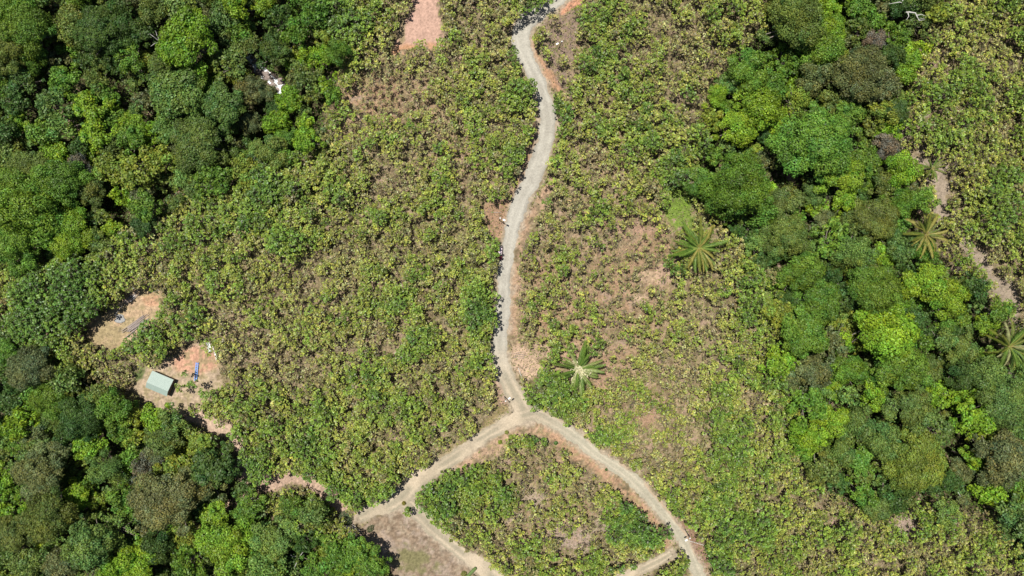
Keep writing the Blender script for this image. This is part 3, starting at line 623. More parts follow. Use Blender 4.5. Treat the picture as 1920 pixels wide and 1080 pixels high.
# hand-placed solitary trees: px, py, size, lush
for q in ((345,725,2.0,.5),(372,715,1.8,.8),(385,735,1.7,.8),(352,700,1.3,.8),(300,660,3.0,.5),(395,755,2.6,.5),(372,765,2.4,.5),(994,830,1.8,.6),(1001,823,1.5,1.),(1000,842,1.5,.4),(1020,829,1.4,.7),
          (1160,1056,1.6,.9),(1145,1062,1.5,.9),(1183,1054,1.4,.9),(1250,490,2.6,.8),(1262,505,2.4,.9),(1272,508,2.2,.9),(1025,382,1.9,.8),(1038,345,1.6,.5),(765,957,1.6,.6),(1050,205,3.0,.9),(1062,215,3.0,.9),(1058,228,2.6,.9),(985,22,2.8,.8),(1005,15,2.8,.8),(1025,5,2.6,.6),(972,28,2.4,.5),(925,456,2.6,.7),(923,470,2.8,.7),(924,484,2.8,.7),(927,497,2.6,.7),(963,106,2.2,.8),(964,122,2.0,.8),(1040,38,1.8,.45),(1016,62,1.5,.3)):
    x_, y_, z_ = ground_at(q[0], q[1], 3.5)
    X = np.append(X, x_); Y = np.append(Y, y_); Z = np.append(Z, z_); px = np.append(px, q[0]); py = np.append(py, q[1])
    lush = np.append(lush, q[3]); leafy = np.append(leafy, .6+.6*q[3]); size = np.append(size, q[2]); d = np.append(d, .8)
inframe = (px > 6) & (px < 1914) & (py > 6) & (py < 1074)
order = np.argsort(-(size*(.6+.4*np.clip(leafy, 0, 1)))*inframe)
indiv = order[:298]; other = order[298:]
DRY = np.array([.270, .262, .095]); YEL = np.array([.262, .292, .052]); GRN = np.array([.155, .238, .030]); DKG = np.array([.078, .152, .024]); BRN = np.array([.215, .155, .095])
def teak_col(l, r_):
    if l < .3: c = DRY+(YEL-DRY)*(l/.3)
    elif l < .62: c = YEL+(GRN-YEL)*((l-.3)/.32)
    else: c = GRN+(DKG-GRN)*((l-.62)/.38)
    if r_.random() < .10*(1-l): c = c*.4+BRN*.6
    return c*r_.uniform(.85, 1.15)
def teak_word(l): return 'dry yellowish' if l < .3 else ('yellow-green' if l < .62 else 'deep green')
rt = np.random.default_rng(8)
def teak_pick(i):
    si = int(np.argmin([abs(size[i]-s) for s in SZ])); lv = leafy[i]+rt.normal()*.08
    li = 0 if lv < .25 else (1 if lv < .6 else (2 if lv < .92 else 3))
    v = rt.integers(5); sc = size[i]/SZ[si]; hgt = (2.2+2.6*lush[i]+size[i]*.8)*rt.uniform(.65, 1.38)
    return si, li, int(v), sc, hgt, rt.uniform(0, 6.28), teak_col(lush[i], rt)
lp = []; wp = []
for i in other:
    si, li, v, sc, hgt, a, c = teak_pick(i); (LV, LF, LC), (WV, WF, WC) = TK[si, li, v]
    ca, sa = math.cos(a), math.sin(a); M = np.array([[ca, sa, 0], [-sa, ca, 0], [0, 0, 1]])*sc; o = np.array([X[i], Y[i], Z[i]+hgt])
    cc = LC*c
    if lush[i] < .55:
        k = rt.random(len(LF)) < (.24*(.75-lush[i])); kk = np.repeat(k, 4); cc[kk] = cc[kk]*.3+BRN*.75
    lp.append((LV@M+o, LF, cc)); wp.append((WV@M+o, WF, WC*rt.uniform(.7, 1.3)))
tl = merge('plantation_trees', lp+wp, M_TEAK)
tag(link('plantation_trees', tl), 'thousands of young broad-leaved plantation trees between the roads and the forest', 'plantation', None, 'stuff')
tm_c = {}
LM_F = LM; LM = LM+[('the van street lamp', 940, 412), ('the widest road bend', 1030, 220), ('the grey gravel heap', 225, 597), ('the trimmed hedge', 881, 1073), ('the blue ladder', 369, 697), ('the brown slope lamp', 1048, 88), ('the rounded grey-green bush', 647, 973), ('the fallen road branch', 1305, 1018)]
rd_d = np.maximum.reduce([line_d(px, py, q) for q in ALL_ROADS]); fo_d = in_forest(px, py)
def spot(i): return 'roadside' if rd_d[i] > -26 else ('forest-edge' if fo_d[i] > -26 else 'open-row')
tl_labels = make_labels([(f"{'broad' if size[i] > 3.1 else ('middling' if size[i] > 2.8 else 'modest')} {teak_word(lush[i])}", spot(i)+' plantation tree', px[i], py[i]) for i in indiv])
for q, i in enumerate(indiv):
    si, li, v, sc, hgt, a, c = teak_pick(i)
    if (si, li, v) not in tm_c:
        (LV, LF, LC), (WV, WF, WC) = TK[si, li, v]
        tm_c[si, li, v] = (np_mesh('plantation_crown', LV, LF, M_TEAK, LC), np_mesh('plantation_trunk', WV, WF, M_TWIG, WC))
    cm, wm = tm_c[si, li, v]
    e = empty('plantation_tree', (X[i], Y[i], Z[i]), a); tag(e, tl_labels[q], 'tree', 'broad-leaved trees of the plantation')
    link('crown', cm, e, (0, 0, hgt), (sc,)*3, color=c); link('trunk', wm, e, (0, 0, hgt), (sc,)*3)
# ------------------------------------------------------------------ weeds, grass and dry brush between the plantation trees
x, y, z, px_, py_ = scatter(430000)
nA = fbm(x, y, .12, 51, 3); nB = fbm(x, y, .5, 55, 2); g_, d_ = lush_field(px_, py_)
k = (in_forest(px_, py_) < 8)
for R_, m in ((ROAD_MAIN, 3), (ROAD_WEST, 3), (ROAD_EAST, 3), (TRACK_S, 2), (TRACK_E, 2), (PATH_A, 0), (PATH_B, -2), (STREAM, 20)): k &= line_d(px_, py_, R_) < -m+(nB-.5)*5
for P_, m in ((PINK, 0), (SITE, 0), (SHEDC, 0), (FIELD, 0)): k &= poly_sd(px_, py_, P_) < m-2+(nB-.5)*8
bare = np.zeros(len(x))
for R_ in (BANK_E, BANK_W, BANK_N, BANK_T, BANK_M, BANK_L, STRIP_R): bare = np.maximum(bare, sstep(-4, 2, line_d(px_, py_, R_)))
k &= r3.random(len(x)) > bare*.9
k &= r3.random(len(x)) < .30+.9*nB+(g_-.3)*.5
x, y, z, px_, py_, g_, nA, nB = [q[k] for q in (x, y, z, px_, py_, g_, nA, nB)]; n = len(x)
pal = np.array([(.18, .195, .04), (.29, .255, .12), (.30, .20, .135), (.22, .18, .145), (.13, .18, .03)])
pi = np.where(r3.random(n) < .34+nA*.5+(g_-.3)*.5, np.where(r3.random(n) < .5, 0, 4), r3.choice([1, 2, 3], n))
grass = np.exp(-(((px_-1275)/28)**2+((py_-395)/45)**2))+np.exp(-(((px_-1438)/34)**2+((py_-575)/65)**2))+np.exp(-(((px_-1330)/22)**2+((py_-430)/22)**2))+np.exp(-(((px_-1400)/50)**2+((py_-505)/16)**2))
c = pal[pi]; gm = r3.random(n) < grass*1.3; c[gm] = (.16, .27, .026)
c = np.clip(c*(1+r3.normal(size=(n, 1))*.36), .02, .6)
N = r3.normal(size=(n, 3))*.55+np.array([0, 0, 1]); L = r3.uniform(.22, .72, n)
hz = r3.random(n)**2*1.5*(.2+nB)
lv = leaf_arrays(np.stack([x, y, z+.08+hz], 1), N, L, L*r3.uniform(.25, .8, n), c, r3)
tag(link('dry_weeds', np_mesh('dry_weeds', lv[0], lv[1], M_TWIG, lv[2])), 'dry grass, weeds and fallen leaves between the plantation trees', 'ground cover', None, 'stuff')
# fallen twigs
x, y, z, px_, py_ = scatter(75000); g_, d_ = lush_field(px_, py_)
k = (in_forest(px_, py_) < 10) & (r3.random(len(x)) < 1.3-g_)
for R_, m in ((ROAD_MAIN, 5), (ROAD_WEST, 5), (ROAD_EAST, 5), (TRACK_S, 4), (TRACK_E, 4), (PATH_A, 2), (STREAM, 20)): k &= line_d(px_, py_, R_) < -m
for P_, m in ((PINK, 0), (SHEDC, 0), (FIELD, 0)): k &= poly_sd(px_, py_, P_) < -4
x, y, z = x[k], y[k], z[k]; n = len(x); a = r3.uniform(0, 6.28, n); l = r3.uniform(.3, 1.5, n)
A = np.stack([x, y, z+.1+r3.random(n)*.5], 1); B = A+np.stack([np.cos(a)*l, np.sin(a)*l, r3.normal(size=n)*.25], 1)
V, F = tubes_np(list(zip(A, B, r3.uniform(.02, .05, n), r3.uniform(.01, .02, n))), 3)
tc = np.repeat(np.array([.30, .255, .215])*(.35+1.2*r3.random((n, 1))), 6, axis=0)
tag(link('fallen_twigs', np_mesh('fallen_twigs', V, F, M_TWIG, tc)), 'grey and brown fallen twigs littering the plantation floor', 'twigs', None, 'stuff')

# ------------------------------------------------------------------ palms
def frond_mesh(seed, L=1.0, droop=.55, colA=(.10, .19, .035), colB=(.10, .19, .035), base=(.25, .28, .08), nleaf=34):
    r = np.random.default_rng(seed); V = []; F = []; C = []
    def quad(a, b, c_, d_, col):
        n0 = len(V); V.extend([a, b, c_, d_]); F.append((n0, n0+1, n0+2, n0+3)); C.extend([col]*4)
    bend = r.normal()*.06
    def pt(t): return np.array([t*L*(1-.12*t), bend*t*t*L*2, L*(.42*t-droop*1.15*t*t)])
    pr = pt(0)
    for i in range(12):
        t1 = (i+1)/12; q = pt(t1); w = .022*(1-t1*.8); col = np.array(base)*(1-t1)+np.array(colB)*1.3*t1
        quad(pr+[0, -w, 0], q+[0, -w, 0], q+[0, w, 0], pr+[0, w, 0], col); quad(pr+[0, -w, 0], pr+[0, w, 0], q+[0, w, -w], q+[0, -w, -w], col); pr = q
    for i in range(nleaf):
        t = .14+.86*i/(nleaf-1); p = pt(t); ll = L*.125*math.sin(math.pi*min(1, .25+t*.62))*r.uniform(.85, 1.1)+.02
        for s in (-1, 1):
            dirv = np.array([.80, s*.60, -.18+r.normal()*.14]); dirv /= np.linalg.norm(dirv)
            w = np.array([.024*L, 0, 0]); e = p+dirv*ll+np.array([0, 0, -ll*.25]); m = p+dirv*ll*.5
            col = (np.array(colA)*(1-t)+np.array(colB)*t)*r.uniform(.7, 1.35)
            quad(p-w*.4, p+w*.6, m+w*.7, m-w*.5, col); quad(m-w*.5, m+w*.7, e+w*.15, e, col)
    return np_mesh('palm_frond', np.array(V), np.array(F), M_LEAF, np.array(C))
def palm(px, py, Rp, hgt, label, pal_, n=22, seed=0, centre=None):
    x, y, z = ground_at(px, py, hgt); R_ = Rp*K*(CAM_H-hgt)
    e = empty('palm_tree', (float(x), float(y), float(z)), 0); tag(e, label, 'palm')
    r = random.Random(seed)
    m = MB(); m.tube([(0, 0, -.3), (.1, .05, hgt*.5), (0, 0, hgt)], [.32, .24, .2], 8); m.build('trunk', M_BARK, e)
    ms = [frond_mesh(seed*10+q, 1, dr, *pc) for q, (dr, pc) in enumerate([(d_, p_) for d_ in (.35, .6) for p_ in pal_])]
    for i in range(n):
        a = i*2.39996+r.uniform(-.3, .3); inner = i/n
        o = link('frond', ms[r.randrange(len(ms))], e, (math.cos(a)*.15, math.sin(a)*.15, hgt), (R_*r.uniform(.62, 1.12),)*3, (r.uniform(-.25, .25), -.75+.75*inner+.15, a))
        o.rotation_euler = (r.uniform(-.55, .55), -(.75*(1-inner))+r.uniform(-.15, .4), a)
    if centre:
        lv_r = np.random.default_rng(seed); k_ = 110
        P = lv_r.normal(size=(k_, 3))*np.array([1.5, 1.6, .3])+np.array([.4, -.6, hgt+1.7]); N = lv_r.normal(size=(k_, 3))*.3+np.array([0, 0, 1])
        L = lv_r.uniform(.6, 1.8, k_); V, F, C = leaf_arrays(P, N, L, L*.35, np.tile(np.array(centre), (k_, 1))*lv_r.uniform(.7, 1.15, (k_, 1)), lv_r)
        link('flower_sheath', np_mesh('palm_flower', V, F, M_LEAF, C), e)
    return e
g1 = ((.055, .125, .018), (.13, .21, .03), (.28, .34, .08)); g2 = ((.07, .13, .02), (.17, .18, .03), (.25, .22, .06)); yl = ((.20, .20, .045), (.27, .24, .055), (.32, .28, .08)); stw = ((.22, .26, .09), (.31, .31, .15), (.4, .33, .12)); pb = ((.34, .36, .16), (.13, .20, .03), (.55, .5, .3))
palm(1310, 465, 56, 8.5, 'big green palm with yellow outer fronds at the edge of the right forest', (g1, g1, g2, g1, g2, yl), 40, 1)
palm(1083, 692, 54, 6.0, 'green palm with bleached straw-coloured centre standing in the sparse plantation', (g1, pb, g1, pb), 38, 2, (.60, .56, .34))
palm(1736, 440, 46, 13, 'yellowing palm with orange ribs beside the bare path right of the forest', (yl, g2, g2), 26, 3)
palm(1892, 650, 52, 14, 'palm with straw-tipped fronds at the right edge of the photo', (stw, g1, g2), 32, 4)
palm(1747, 316, 26, 8, 'small green palm near the upper right plantation edge', (g1, g2, stw), 24, 5)
palm(1592, 862, 15, 7, 'small palm sunk among crowns in the lower right forest', (yl, g1), 12, 6)

# ------------------------------------------------------------------ bare dead trees
def bare_tree(name, px, py, label, branches, hgt, mat, r0=.28):
    x, y, z = ground_at(px, py, hgt); e = empty(name, (float(x), float(y), float(z))); tag(e, label, 'dead tree')
    s = K*(CAM_H-hgt); m = MB(); m.tube([(0, 0, -.3), (.2, 0, hgt*.5), (0, 0, hgt-1.5)], [.4, .32, r0], 7); m.build('trunk', mat, e)
    for pl in branches:
        m = MB(); P = [(0, 0, hgt-1.6)] if pl[0] == 0 else []
        q = [((a-px)*s, -(b-py)*s, hgt+zz) for a, b, zz in (pl[1:] if pl[0] == 0 else pl)]
        P = P+q; n_ = len(P)
        m.tube(P, [max(.045, r0*(1-.85*i/(n_-1))*(1 if pl[0] == 0 else .6)) for i in range(n_)], 6); m.build('branch', mat, e)
bare_tree('dead_tree', 1697, 18, 'leafless white dead tree with forked branches at the top edge of the right forest',
    [[0, (1690, 8, 1.), (1680, 8, 2), (1672, 10, 2.4), (1659, 12, 2.2)], [0, (1702, 25, 1), (1712, 28, 1.6), (1714, 36, 2), (1716, 42, 2.3), (1726, 40, 2.5)], [(1714, 33, 1.8), (1722, 32, 2.2), (1728, 36, 2.6)],
     [0, (1702, 14, 1), (1712, 14, 1.6), (1717, 17, 1.8)], [0, (1700, 26, .8), (1701, 33, 1), (1697, 40, .8)], [(1716, 42, 2.3), (1716, 45, 2.6), (1727, 43, 2.6)], [0, (1688, 4, 1.2), (1692, -2, 1.6)]], 13, M_DEAD, .30)
bare_tree('dead_tree', 296, 76, 'leafless pale branching tree left of the big lime crown, upper left', [[0, (290, 70, 1), (284, 66, 1.5)], [0, (300, 72, 1), (306, 68, 1.6)], [0, (292, 84, 1), (286, 90, 1.4)], [0, (302, 84, .8), (308, 90, 1.2)], [0, (297, 68, 1), (296, 60, 1.6)]], 12, M_DEAD, .18)
bare_tree('dead_tree', 560, 1045, 'leafless grey forked tree in the dark hollow by the bottom edge', [[0, (566, 1038, 1), (572, 1030, 1.5)], [0, (556, 1056, .5), (552, 1066, .8)], [0, (550, 1042, 1), (546, 1036, 1.2)]], 10, M_DEAD, .2)
bare_tree('dead_tree', 1796, 915, 'small leafless pale tree below the hollow beside the smooth yellow-green crown', [[0, (1800, 912, .8), (1806, 908, 1.2)], [0, (1794, 922, .6), (1798, 930, 1)], [0, (1790, 910, .6), (1786, 906, 1)]], 9, M_DEAD, .16)

# ------------------------------------------------------------------ shed
M_ROOF = None
def roof_mat():
    m, t, o = new_mat('green_sheet_roof'); p = t.nodes.new('ShaderNodeBsdfPrincipled'); p.inputs['Roughness'].default_value = .45
    tc = t.nodes.new('ShaderNodeTexCoord'); w = t.nodes.new('ShaderNodeTexWave'); w.inputs['Scale'].default_value = 2.2; w.wave_type = 'BANDS'; w.bands_direction = 'X'
    n = t.nodes.new('ShaderNodeTexNoise'); n.inputs['Scale'].default_value = .9; n.inputs['Detail'].default_value = 6
    r = t.nodes.new('ShaderNodeValToRGB'); r.color_ramp.elements[0].color = (.25, .325, .29, 1); r.color_ramp.elements[1].color = (.32, .40, .36, 1)
    b = t.nodes.new('ShaderNodeBump'); b.inputs['Strength'].default_value = .35; b.inputs['Distance'].default_value = .05
    t.links.new(tc.outputs['Object'], w.inputs['Vector']); t.links.new(tc.outputs['Object'], n.inputs['Vector']); t.links.new(n.outputs[0], r.inputs[0])
    t.links.new(r.outputs[0], p.inputs['Base Color']); t.links.new(w.outputs[0], b.inputs['Height']); t.links.new(b.outputs[0], p.inputs['Normal']); t.links.new(p.outputs[0], o.inputs[0]); return m
M_ROOF = roof_mat()
M_WALL = plain('shed_wall', (.16, .13, .10), .85); M_DOOR = plain('shed_door', (.10, .07, .05), .8); M_GLASS = plain('dark_glass', (.02, .025, .03), .1)
hr = 3.4
corners = [(283, 681), (306, 692.5), (296.5, 718), (268, 705)]      # refined below from the roof quad seen in the photo
quad_px = [(280, 695.5), (305.5, 711.0), (295.5, 742.0), (269.5, 726.5)]
quad_px = [(282.5, 695), (322.5, 712), (310, 743), (274, 728)]
c_ = np.mean(quad_px, 0); o3 = G(c_[0], c_[1], hr)
s_ = K*(CAM_H-hr-o3.z)
ax = math.atan2(-(quad_px[1][1]-quad_px[0][1]), quad_px[1][0]-quad_px[0][0])
sw = 43.5*s_; sl = 34.0*s_
shed = empty('shed', o3, ax); tag(shed, 'small shed with pale green sheet metal roof beside the orange dirt clearing', 'shed')
m = MB()
hw, hl = sw/2-.35, sl/2-.35
for (cx, cy, lx, ly) in ((0, hl-.08, 2*hw, .16), (0, -hl+.08, 2*hw, .16), (hw-.08, 0, .16, 2*hl-.34), (-hw+.08, 0, .16, 2*hl-.34)): m.box((cx, cy, 1.3), (lx, ly, 2.6))
m.build('wall', M_WALL, shed)
def slope(y0, z0, y1, z1, name, x0=-sw/2, x1=sw/2):
    m = MB(); n_ = Vector((0, -(z1-z0), y1-y0)).normalized()*.06
    vs = [(x0, y0, z0), (x1, y0, z0), (x1, y1, z1), (x0, y1, z1)]; vs += [(a+n_.x, b+n_.y, c+n_.z) for a, b, c in vs]
    m.poly(vs, [(3, 2, 1, 0), (4, 5, 6, 7), (0, 1, 5, 4), (1, 2, 6, 5), (2, 3, 7, 6), (3, 0, 4, 7)]); return m.build(name, M_ROOF, shed)
slope(-sl*.20, 3.35, sl/2, 2.75, 'roof').rotation_euler = (0, 0, 0)
slope(-sl/2, 2.60, -sl*.205, 3.30, 'roof')
m = MB(); m.tube([(-sw/2, -sl*.2, 3.44), (sw/2, -sl*.2, 3.44)], .09, 8); rd = m.build('ridge_cap', M_ROOF, shed)
m = MB(); m.box((hw+.03, .4, 1.05), (.06, 1.0, 2.1)); dd_ = m.build('door', M_DOOR, shed)
m = MB(); m.box((hw+.10, .05, 1.05), (.06, .08, .14)); m.build('handle', M_POLE, dd_)
m = MB(); m.box((0, hl+.03, 1.5), (1.4, .06, .9)); wf = m.build('window', M_WALL, shed); m = MB(); m.box((0, hl+.07, 1.5), (1.2, .04, .7)); m.build('pane', M_GLASS, wf)
# vehicle: red with pale roof, half under the trees
M_RED = plain('red_car_paint', (.33, .04, .06), .35, noise=.06); M_PALE = plain('pale_pink_roof', (.56, .44, .50), .4, noise=.1); M_TYRE = plain('tyre_rubber', (.03, .03, .03), .9); M_RIM = plain('wheel_rim', (.5, .5, .52), .3, .6); M_LAMPG = plain('lamp_lens', (.75, .72, .65), .1)
vo = G(937.5, 474.5, .8)
vo.z += .12
van = empty('van', vo, RAD(-4)); tag(van, 'red van with pale pinkish roof parked on the gravel road edge half under trees', 'van')
def loft(name, secs, mat, parent, bevel=.06):      # secs: (y, half width, z0, z1)
    m = MB(); vs = []; fs = []
    for (y, w, z0, z1, wt) in secs: vs += [(-w, y, z0), (w, y, z0), (wt, y, z1), (-wt, y, z1)]
    for i in range(len(secs)-1):
        a = i*4
        for k_ in range(4): fs.append((a+k_, a+(k_+1) % 4, a+4+(k_+1) % 4, a+4+k_))
    fs.append((3, 2, 1, 0)); e_ = (len(secs)-1)*4; fs.append((e_, e_+1, e_+2, e_+3)); m.poly(vs, fs); return m.build(name, mat, parent, bevel=bevel)
loft('body', [(-2.45, .80, .45, .80, .70), (-2.2, .88, .30, .98, .80), (-1.15, .90, .28, 1.12, .84), (2.0, .90, .28, 1.15, .86), (2.4, .86, .35, 1.10, .82)], M_RED, van)
loft('cabin', [(-1.15, .84, 1.12, 1.16, .80), (-.62, .84, 1.14, 1.72, .70), (1.95, .84, 1.15, 1.75, .70), (2.32, .82, 1.12, 1.2, .78)], M_GLASS, van)
loft('roof', [(-.60, .72, 1.74, 1.80, .70), (1.98, .74, 1.76, 1.84, .72)], M_PALE, van, .02)
m = MB(); m.box((0, 2.42, .55), (1.7, .14, .28)); m.build('rear_bumper', M_WHITE, van, bevel=.03)
for sx in (-.62, .62): m = MB(); m.box((sx, -2.42, .72), (.3, .12, .16)); m.build('headlight', M_LAMPG, van, bevel=.02)
for sx in (-1, 1):
    for sy in (-1.5, 1.55):
        m = MB(); m.tube([(sx*.74, sy, .34), (sx*.92, sy, .34)], .34, 16); wh = m.build('wheel', M_TYRE, van); m = MB(); m.tube([(sx*.90, sy, .34), (sx*.935, sy, .34)], .2, 12); m.build('rim', M_RIM, wh)
# street lamps
def street_lamp(bx, by, tx, ty, hx, hy, hgt, label, tilt=0):
    b = G(bx, by); e = empty('street_lamp', b); tag(e, label, 'street lamp', 'solar street lamps along the road')
    s = K*(CAM_H-b.z-hgt); X_, Y_ = W2(tx, ty, b.z+hgt); top = Vector((float(X_)-b.x, float(Y_)-b.y, hgt)); X_, Y_ = W2(hx, hy, b.z+hgt+.3); hd = Vector((float(X_)-b.x, float(Y_)-b.y, hgt+.3))
    m = MB(); m.tube([(0, 0, -.2), top], [.17, .11], 8); m.build('pole', M_POLE, e)
    m = MB(); m.tube([top, (top+hd)/2+Vector((0, 0, .25)), hd], .06, 6); m.build('arm', M_POLE, e)
    m = MB(); a = math.atan2(hd.y-top.y, hd.x-top.x); m.box(hd, (1.0, .55, .14), a); m.build('lamp_head', M_WHITE, e, bevel=.05)
    m = MB(); m.box(top+Vector((0, 0, .15)), (.5, .42, .2), a); m.build('cap', M_PANEL, e, bevel=.04)
street_lamp(1047, 91.5, 1053.5, 78, 1045, 82, 7.2, 'dark street lamp on the brown slope inside the topmost road bend')
street_lamp(936, 413, 938, 409, 945, 412.5, 6.5, 'street lamp left of the road above the parked van')
street_lamp(946, 743, 948, 752, 955, 747, 6.5, 'street lamp on the dry verge just above the road junction')
street_lamp(1284, 992, 1293.5, 1009, 1287, 1013, 7.0, 'street lamp right of the lower right road near the bottom edge')
# blue ladder rack, white sheets, slab, logs
M_BLUE = plain('blue_paint', (.09, .27, .72), .4, noise=.2, scale=2)
b0 = G(371, 679); b1 = G(367.5, 714); dv = (b1-b0); ln = dv.length; e = empty('ladder', (b0+b1)/2, math.atan2(dv.y, dv.x)); tag(e, 'long blue ladder-like frame lying on the orange dirt clearing', 'ladder')
for sy in (-.42, .42): m = MB(); m.box((0, sy, .45), (ln, .16, .16)); m.build('rail', M_BLUE, e)
for i in range(11): m = MB(); m.box((-ln/2+.4+i*(ln-.8)/10, 0, .47), (.26, .68, .12)); m.build('rung', M_BLUE, e)
def slab(name, p0, p1, w, h, mat, label, cat, z0=.25):
    a = G(*p0); b = G(*p1); d_ = b-a; e_ = empty(name, (a+b)/2, math.atan2(d_.y, d_.x)); tag(e_, label, cat); return e_, d_.length
e, l = slab('sheet_stack', (391, 642), (395, 661), 0, 0, None, 'stack of pale grey and white sheets beside the orange clearing', 'sheets')
for i, (yo, zz, mt) in enumerate(((-.25, .2, M_PANEL), (.15, .32, M_WHITE), (-.05, .42, M_PANEL))): m = MB(); m.box((i*.12-.1, yo, zz), (l-.4*i, 1.15-.25*i, .08), .03*i); m.build('sheet', mt, e)
e, l = slab('pipe', (396, 638), (403, 663), 0, 0, None, 'long thin white pipe lying between the two sheet piles', 'pipe'); m = MB(); m.tube([(-l/2, 0, .12), (l/2, 0, .12)], .12, 8); m.build('pipe_body', M_WHITE, e)
e, l = slab('boards', (404, 660), (407, 674), 0, 0, None, 'small white board pile at the edge of the orange clearing', 'boards')
for s_x in (-.27, .27): m = MB(); m.box((s_x*l, 0, .25), (l*.46, .75, .2), .04); m.build('board', M_WHITE, e, bevel=.03)
M_CONC = plain('grey_gravel_heap', (.33, .33, .33), .95, noise=.2, scale=3, bump=.4)
def heap(name, px, py, rx, ry, h, mat, label, cat, seed):
    b = G(px, py); me = bpy.data.meshes.new(name); bm = bmesh.new(); bmesh.ops.create_icosphere(bm, subdivisions=3, radius=1); rr = np.random.default_rng(seed).random(3)*9
    for v in bm.verts:
        q = v.co; k_ = 1+.18*math.sin(q.x*3+rr[0])*math.cos(q.y*4+rr[1])+.08*math.sin(q.x*9+q.y*7); v.co = Vector((q.x*rx*k_, q.y*ry*k_, q.z*h*k_))
    bm.to_mesh(me); bm.free(); me.materials.append(mat)
    for p in me.polygons: p.use_smooth = True
    o = link(name, me, None, b); return tag(o, label, cat)
heap('gravel_heap', 225.5, 597, 1.9, 1.8, .5, M_CONC, 'low round grey gravel heap on the sandy clearing', 'gravel heap', 1)
heap('plastic_container', 303.5, 665, .55, .35, .4, M_WHITE, 'small white container in the tree shade above the shed', 'container', 2)
heap('plastic_container', 159.5, 664, .42, .32, .35, M_WHITE, 'small white container at the lower left of the sandy clearing', 'container', 3)
heap('white_bag', 974, 822, .35, .4, .3, M_WHITE, 'small white sack on the pinkish ground below the junction', 'sack', 4)
def logs(px0, py0, px1, py1, n_, spread, label, seed, r_=.13, mat=M_LOG):
    a = G(px0, py0); b = G(px1, py1); d_ = b-a; e_ = empty('log_pile', (a+b)/2, math.atan2(d_.y, d_.x)); tag(e_, label, 'log pile'); r = random.Random(seed); L_ = d_.length
    for i in range(n_):
        m = MB(); yo = (i/(max(n_-1, 1))-.5)*spread; sh = r.uniform(-.12, .12)*L_; da = r.uniform(-.05, .05); ll = L_*r.uniform(.62, .98)
        zz = .15+r.random()*.45; m.tube([(sh-ll/2, yo-da*ll/2, zz), (sh+ll/2, yo+da*ll/2, zz+r.uniform(-.1, .1))], [r_*r.uniform(.8, 1.2), r_*.7], 7); m.build('log', mat, e_)
logs(234, 625, 281, 591, 11, 2.6, 'pile of long grey poles across the lower edge of the sandy clearing', 1)
logs(236, 568, 262, 547, 8, 1.6, 'bundle of grey poles at the upper edge of the sandy clearing', 2, .10)
logs(242, 567, 258, 552, 2, .5, 'two pale peeled poles lying beside the upper grey bundle', 6, .12, M_WHITE)
def pole(px0, py0, px1, py1, label, r_=.12, mat=M_DEAD, name='fallen_pole'):
    a = G(px0, py0); b = G(px1, py1); o_ = (a+b)/2; m = MB(); m.tube([a-o_+Vector((0, 0, .2)), b-o_+Vector((0, 0, .2))], [r_, r_*.8], 7); o = m.build(name, mat, None, o_); tag(o, label, 'pole')
pole(215.5, 591, 231, 572, 'straight white pole lying above the grey gravel heap', .12)
pole(278, 549, 303, 543, 'thin pale pole lying at the top right of the sandy clearing', .09)
pole(1293, 1014, 1320, 1022, 'pale fallen branch lying on the brown verge right of the road', .12)
pole(972, 690, 979, 710, 'pale pole lying along the road edge above the junction', .13)
pole(921, 398, 939, 398.5, 'thin pale stick on the reddish verge above the van', .07)
logs(648, 985, 672, 998, 9, 3.0, 'heap of pale cut branches at the end of the dirt road', 9, .10, M_DEAD)
logs(963, 668, 990, 664, 4, 2.2, 'grey branches piled on the peach verge right of the road', 12, .1)
# trimmed hedge bar and small round shrubs
def shrub(px, py, rp, h, c, label, cat='shrub', sx=1.0, rz=0, seed=0):
    x_, y_, z_ = ground_at(px, py, h*.5); R_ = rp*K*CAM_H; r = np.random.default_rng(seed); k_ = int(160+R_*R_*140)
    D = r.normal(size=(k_, 3)); D[:, 2] = np.abs(D[:, 2]); D /= np.linalg.norm(D, axis=1, keepdims=True); bl = 1+.15*np.sin(D[:, 0]*5+seed)*np.cos(D[:, 1]*5)
    P = D*np.array([R_*sx, R_, h])*(bl*r.uniform(.75, 1.05, k_))[:, None]; L = r.uniform(.25, .42, k_)
    V, F, C = leaf_arrays(P, D+r.normal(size=(k_, 3))*.4+[0, 0, .3], L, L*.65, np.array(c)*r.uniform(.65, 1.35, (k_, 1)), r)
    e_ = empty('shrub', (float(x_), float(y_), float(z_)), rz); tag(e_, label, cat); link('foliage', np_mesh('shrub_foliage', V, F, M_LEAF, C), e_)
    m = MB(); m.tube([(0, 0, -.1), (0, 0, h*.6)], [.08, .04], 6); m.build('stem', M_BARK, e_)
shrub(937.5, 829, 4, 1.1, (.20, .27, .03), 'small round yellow-green shrub nearest the dirt road left of the junction bank', seed=1)
shrub(958, 820, 5, 1.0, (.19, .24, .04), 'yellow-green shrub second from the left below the junction', seed=2)
shrub(950, 811, 4, .8, (.20, .22, .05), 'low yellowish tuft just under the dirt road below the junction', seed=3)
shrub(1019, 826, 6, 1.5, (.10, .19, .03), 'mid green shrub on the right of the bare tip below the junction', seed=4)
shrub(1022, 835, 3, 1.0, (.25, .34, .03), 'tiny bright lime shrub touching the mid green one below the junction', seed=5)
shrub(1042.5, 831, 4, 1.2, (.07, .15, .03), 'small round dark green shrub beside the orange bank of the right road', seed=6)
shrub(1137, 881, 2.4, .8, (.06, .12, .03), 'tiny dark round shrub on the left edge of the right road', seed=7)
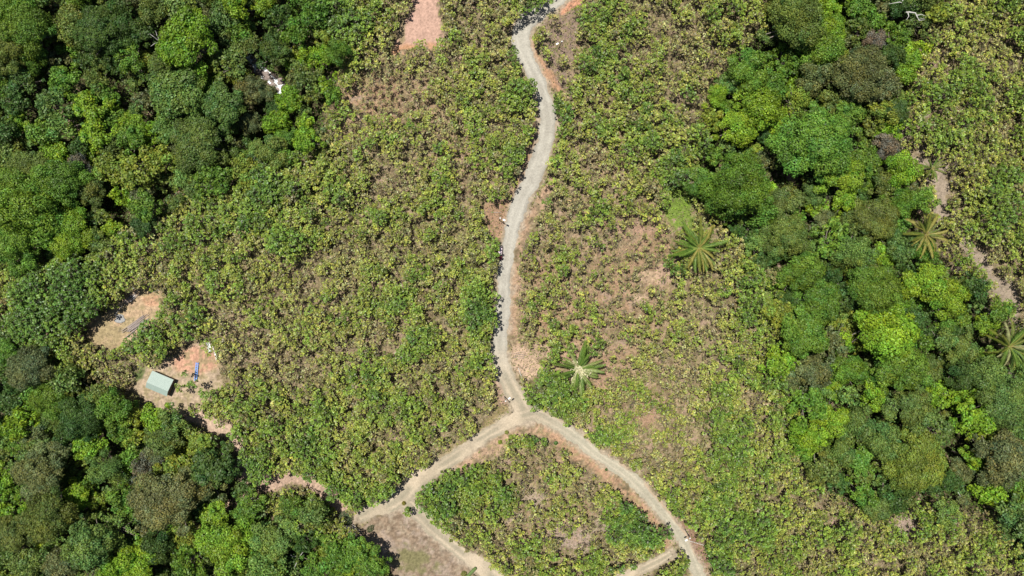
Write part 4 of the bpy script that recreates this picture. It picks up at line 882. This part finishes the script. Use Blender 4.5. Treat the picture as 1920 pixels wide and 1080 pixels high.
shrub(647, 973, 14, 2.8, (.085, .135, .06), 'rounded grey-green bush at the end of the dirt road', 'bush', seed=8)
shrub(640, 992, 10, 1.2, (.17, .21, .05), 'low yellow-green bush just under the rounded grey-green bush', 'bush', seed=9)
shrub(694, 992, 6, 1.2, (.09, .11, .05), 'small olive bush at the left corner of the bare field', 'bush', sx=1.6, rz=.8, seed=10)
shrub(757, 944, 4, 1.5, (.20, .18, .03), 'small golden shrub at the top corner of the bare field', seed=11)
shrub(764, 956, 6, 1.6, (.10, .18, .03), 'green shrub beside the golden shrub at the top corner of the field', seed=12)
shrub(870, 1077, 6, 1.3, (.19, .20, .05), 'dark-tipped yellowish shrub on the bottom edge beside the trimmed hedge', seed=13)
o = G(881, 1075); hd = empty('hedge', o, math.atan2(1, 1)); tag(hd, 'narrow trimmed green hedge bar at the bottom end of the bare field', 'hedge')
m = MB(); m.tube([(-3.4, 0, .55), (-3.0, 0, .6), (3.0, 0, .6), (3.3, 0, .5)], [.35, .62, .62, .35], 10); m.build('hedge_body', plain('hedge_leaf', (.11, .17, .05), .9, noise=.4, scale=6, bump=.8), hd, smooth=True)
# stream boulders
M_ROCK = plain('stream_rock', (.27, .22, .20), .9, noise=.35, scale=1.2, bump=.5)
rr_ = random.Random(4)
ROCKS = [(478, 116, 1.3), (484, 128, .9), (488, 136, 1.5), (500, 139, 1.4), (505, 146, 1.1), (498, 148, 1.4), (510, 150, 1.0), (512, 160, 1.2), (520, 168, .9), (527, 153, 1.3), (530, 164, .8), (474, 108, 1.0)]
nm = ['topmost', 'second from the top', 'third from the top', 'fourth from the top', 'fifth from the top', 'sixth from the top', 'seventh from the top', 'eighth from the top', 'ninth from the top', 'tenth from the top', 'eleventh from the top', 'lowest']
for q, (a, b, r_) in enumerate(sorted(ROCKS, key=lambda t: t[1])):
    o = heap('boulder', a, b, r_*rr_.uniform(.8, 1.2), r_*rr_.uniform(.7, 1.1), r_*.6, M_ROCK, f'reddish grey boulder, {nm[q]} along the white stream', 'boulder', q); o['group'] = 'boulders in the stream'
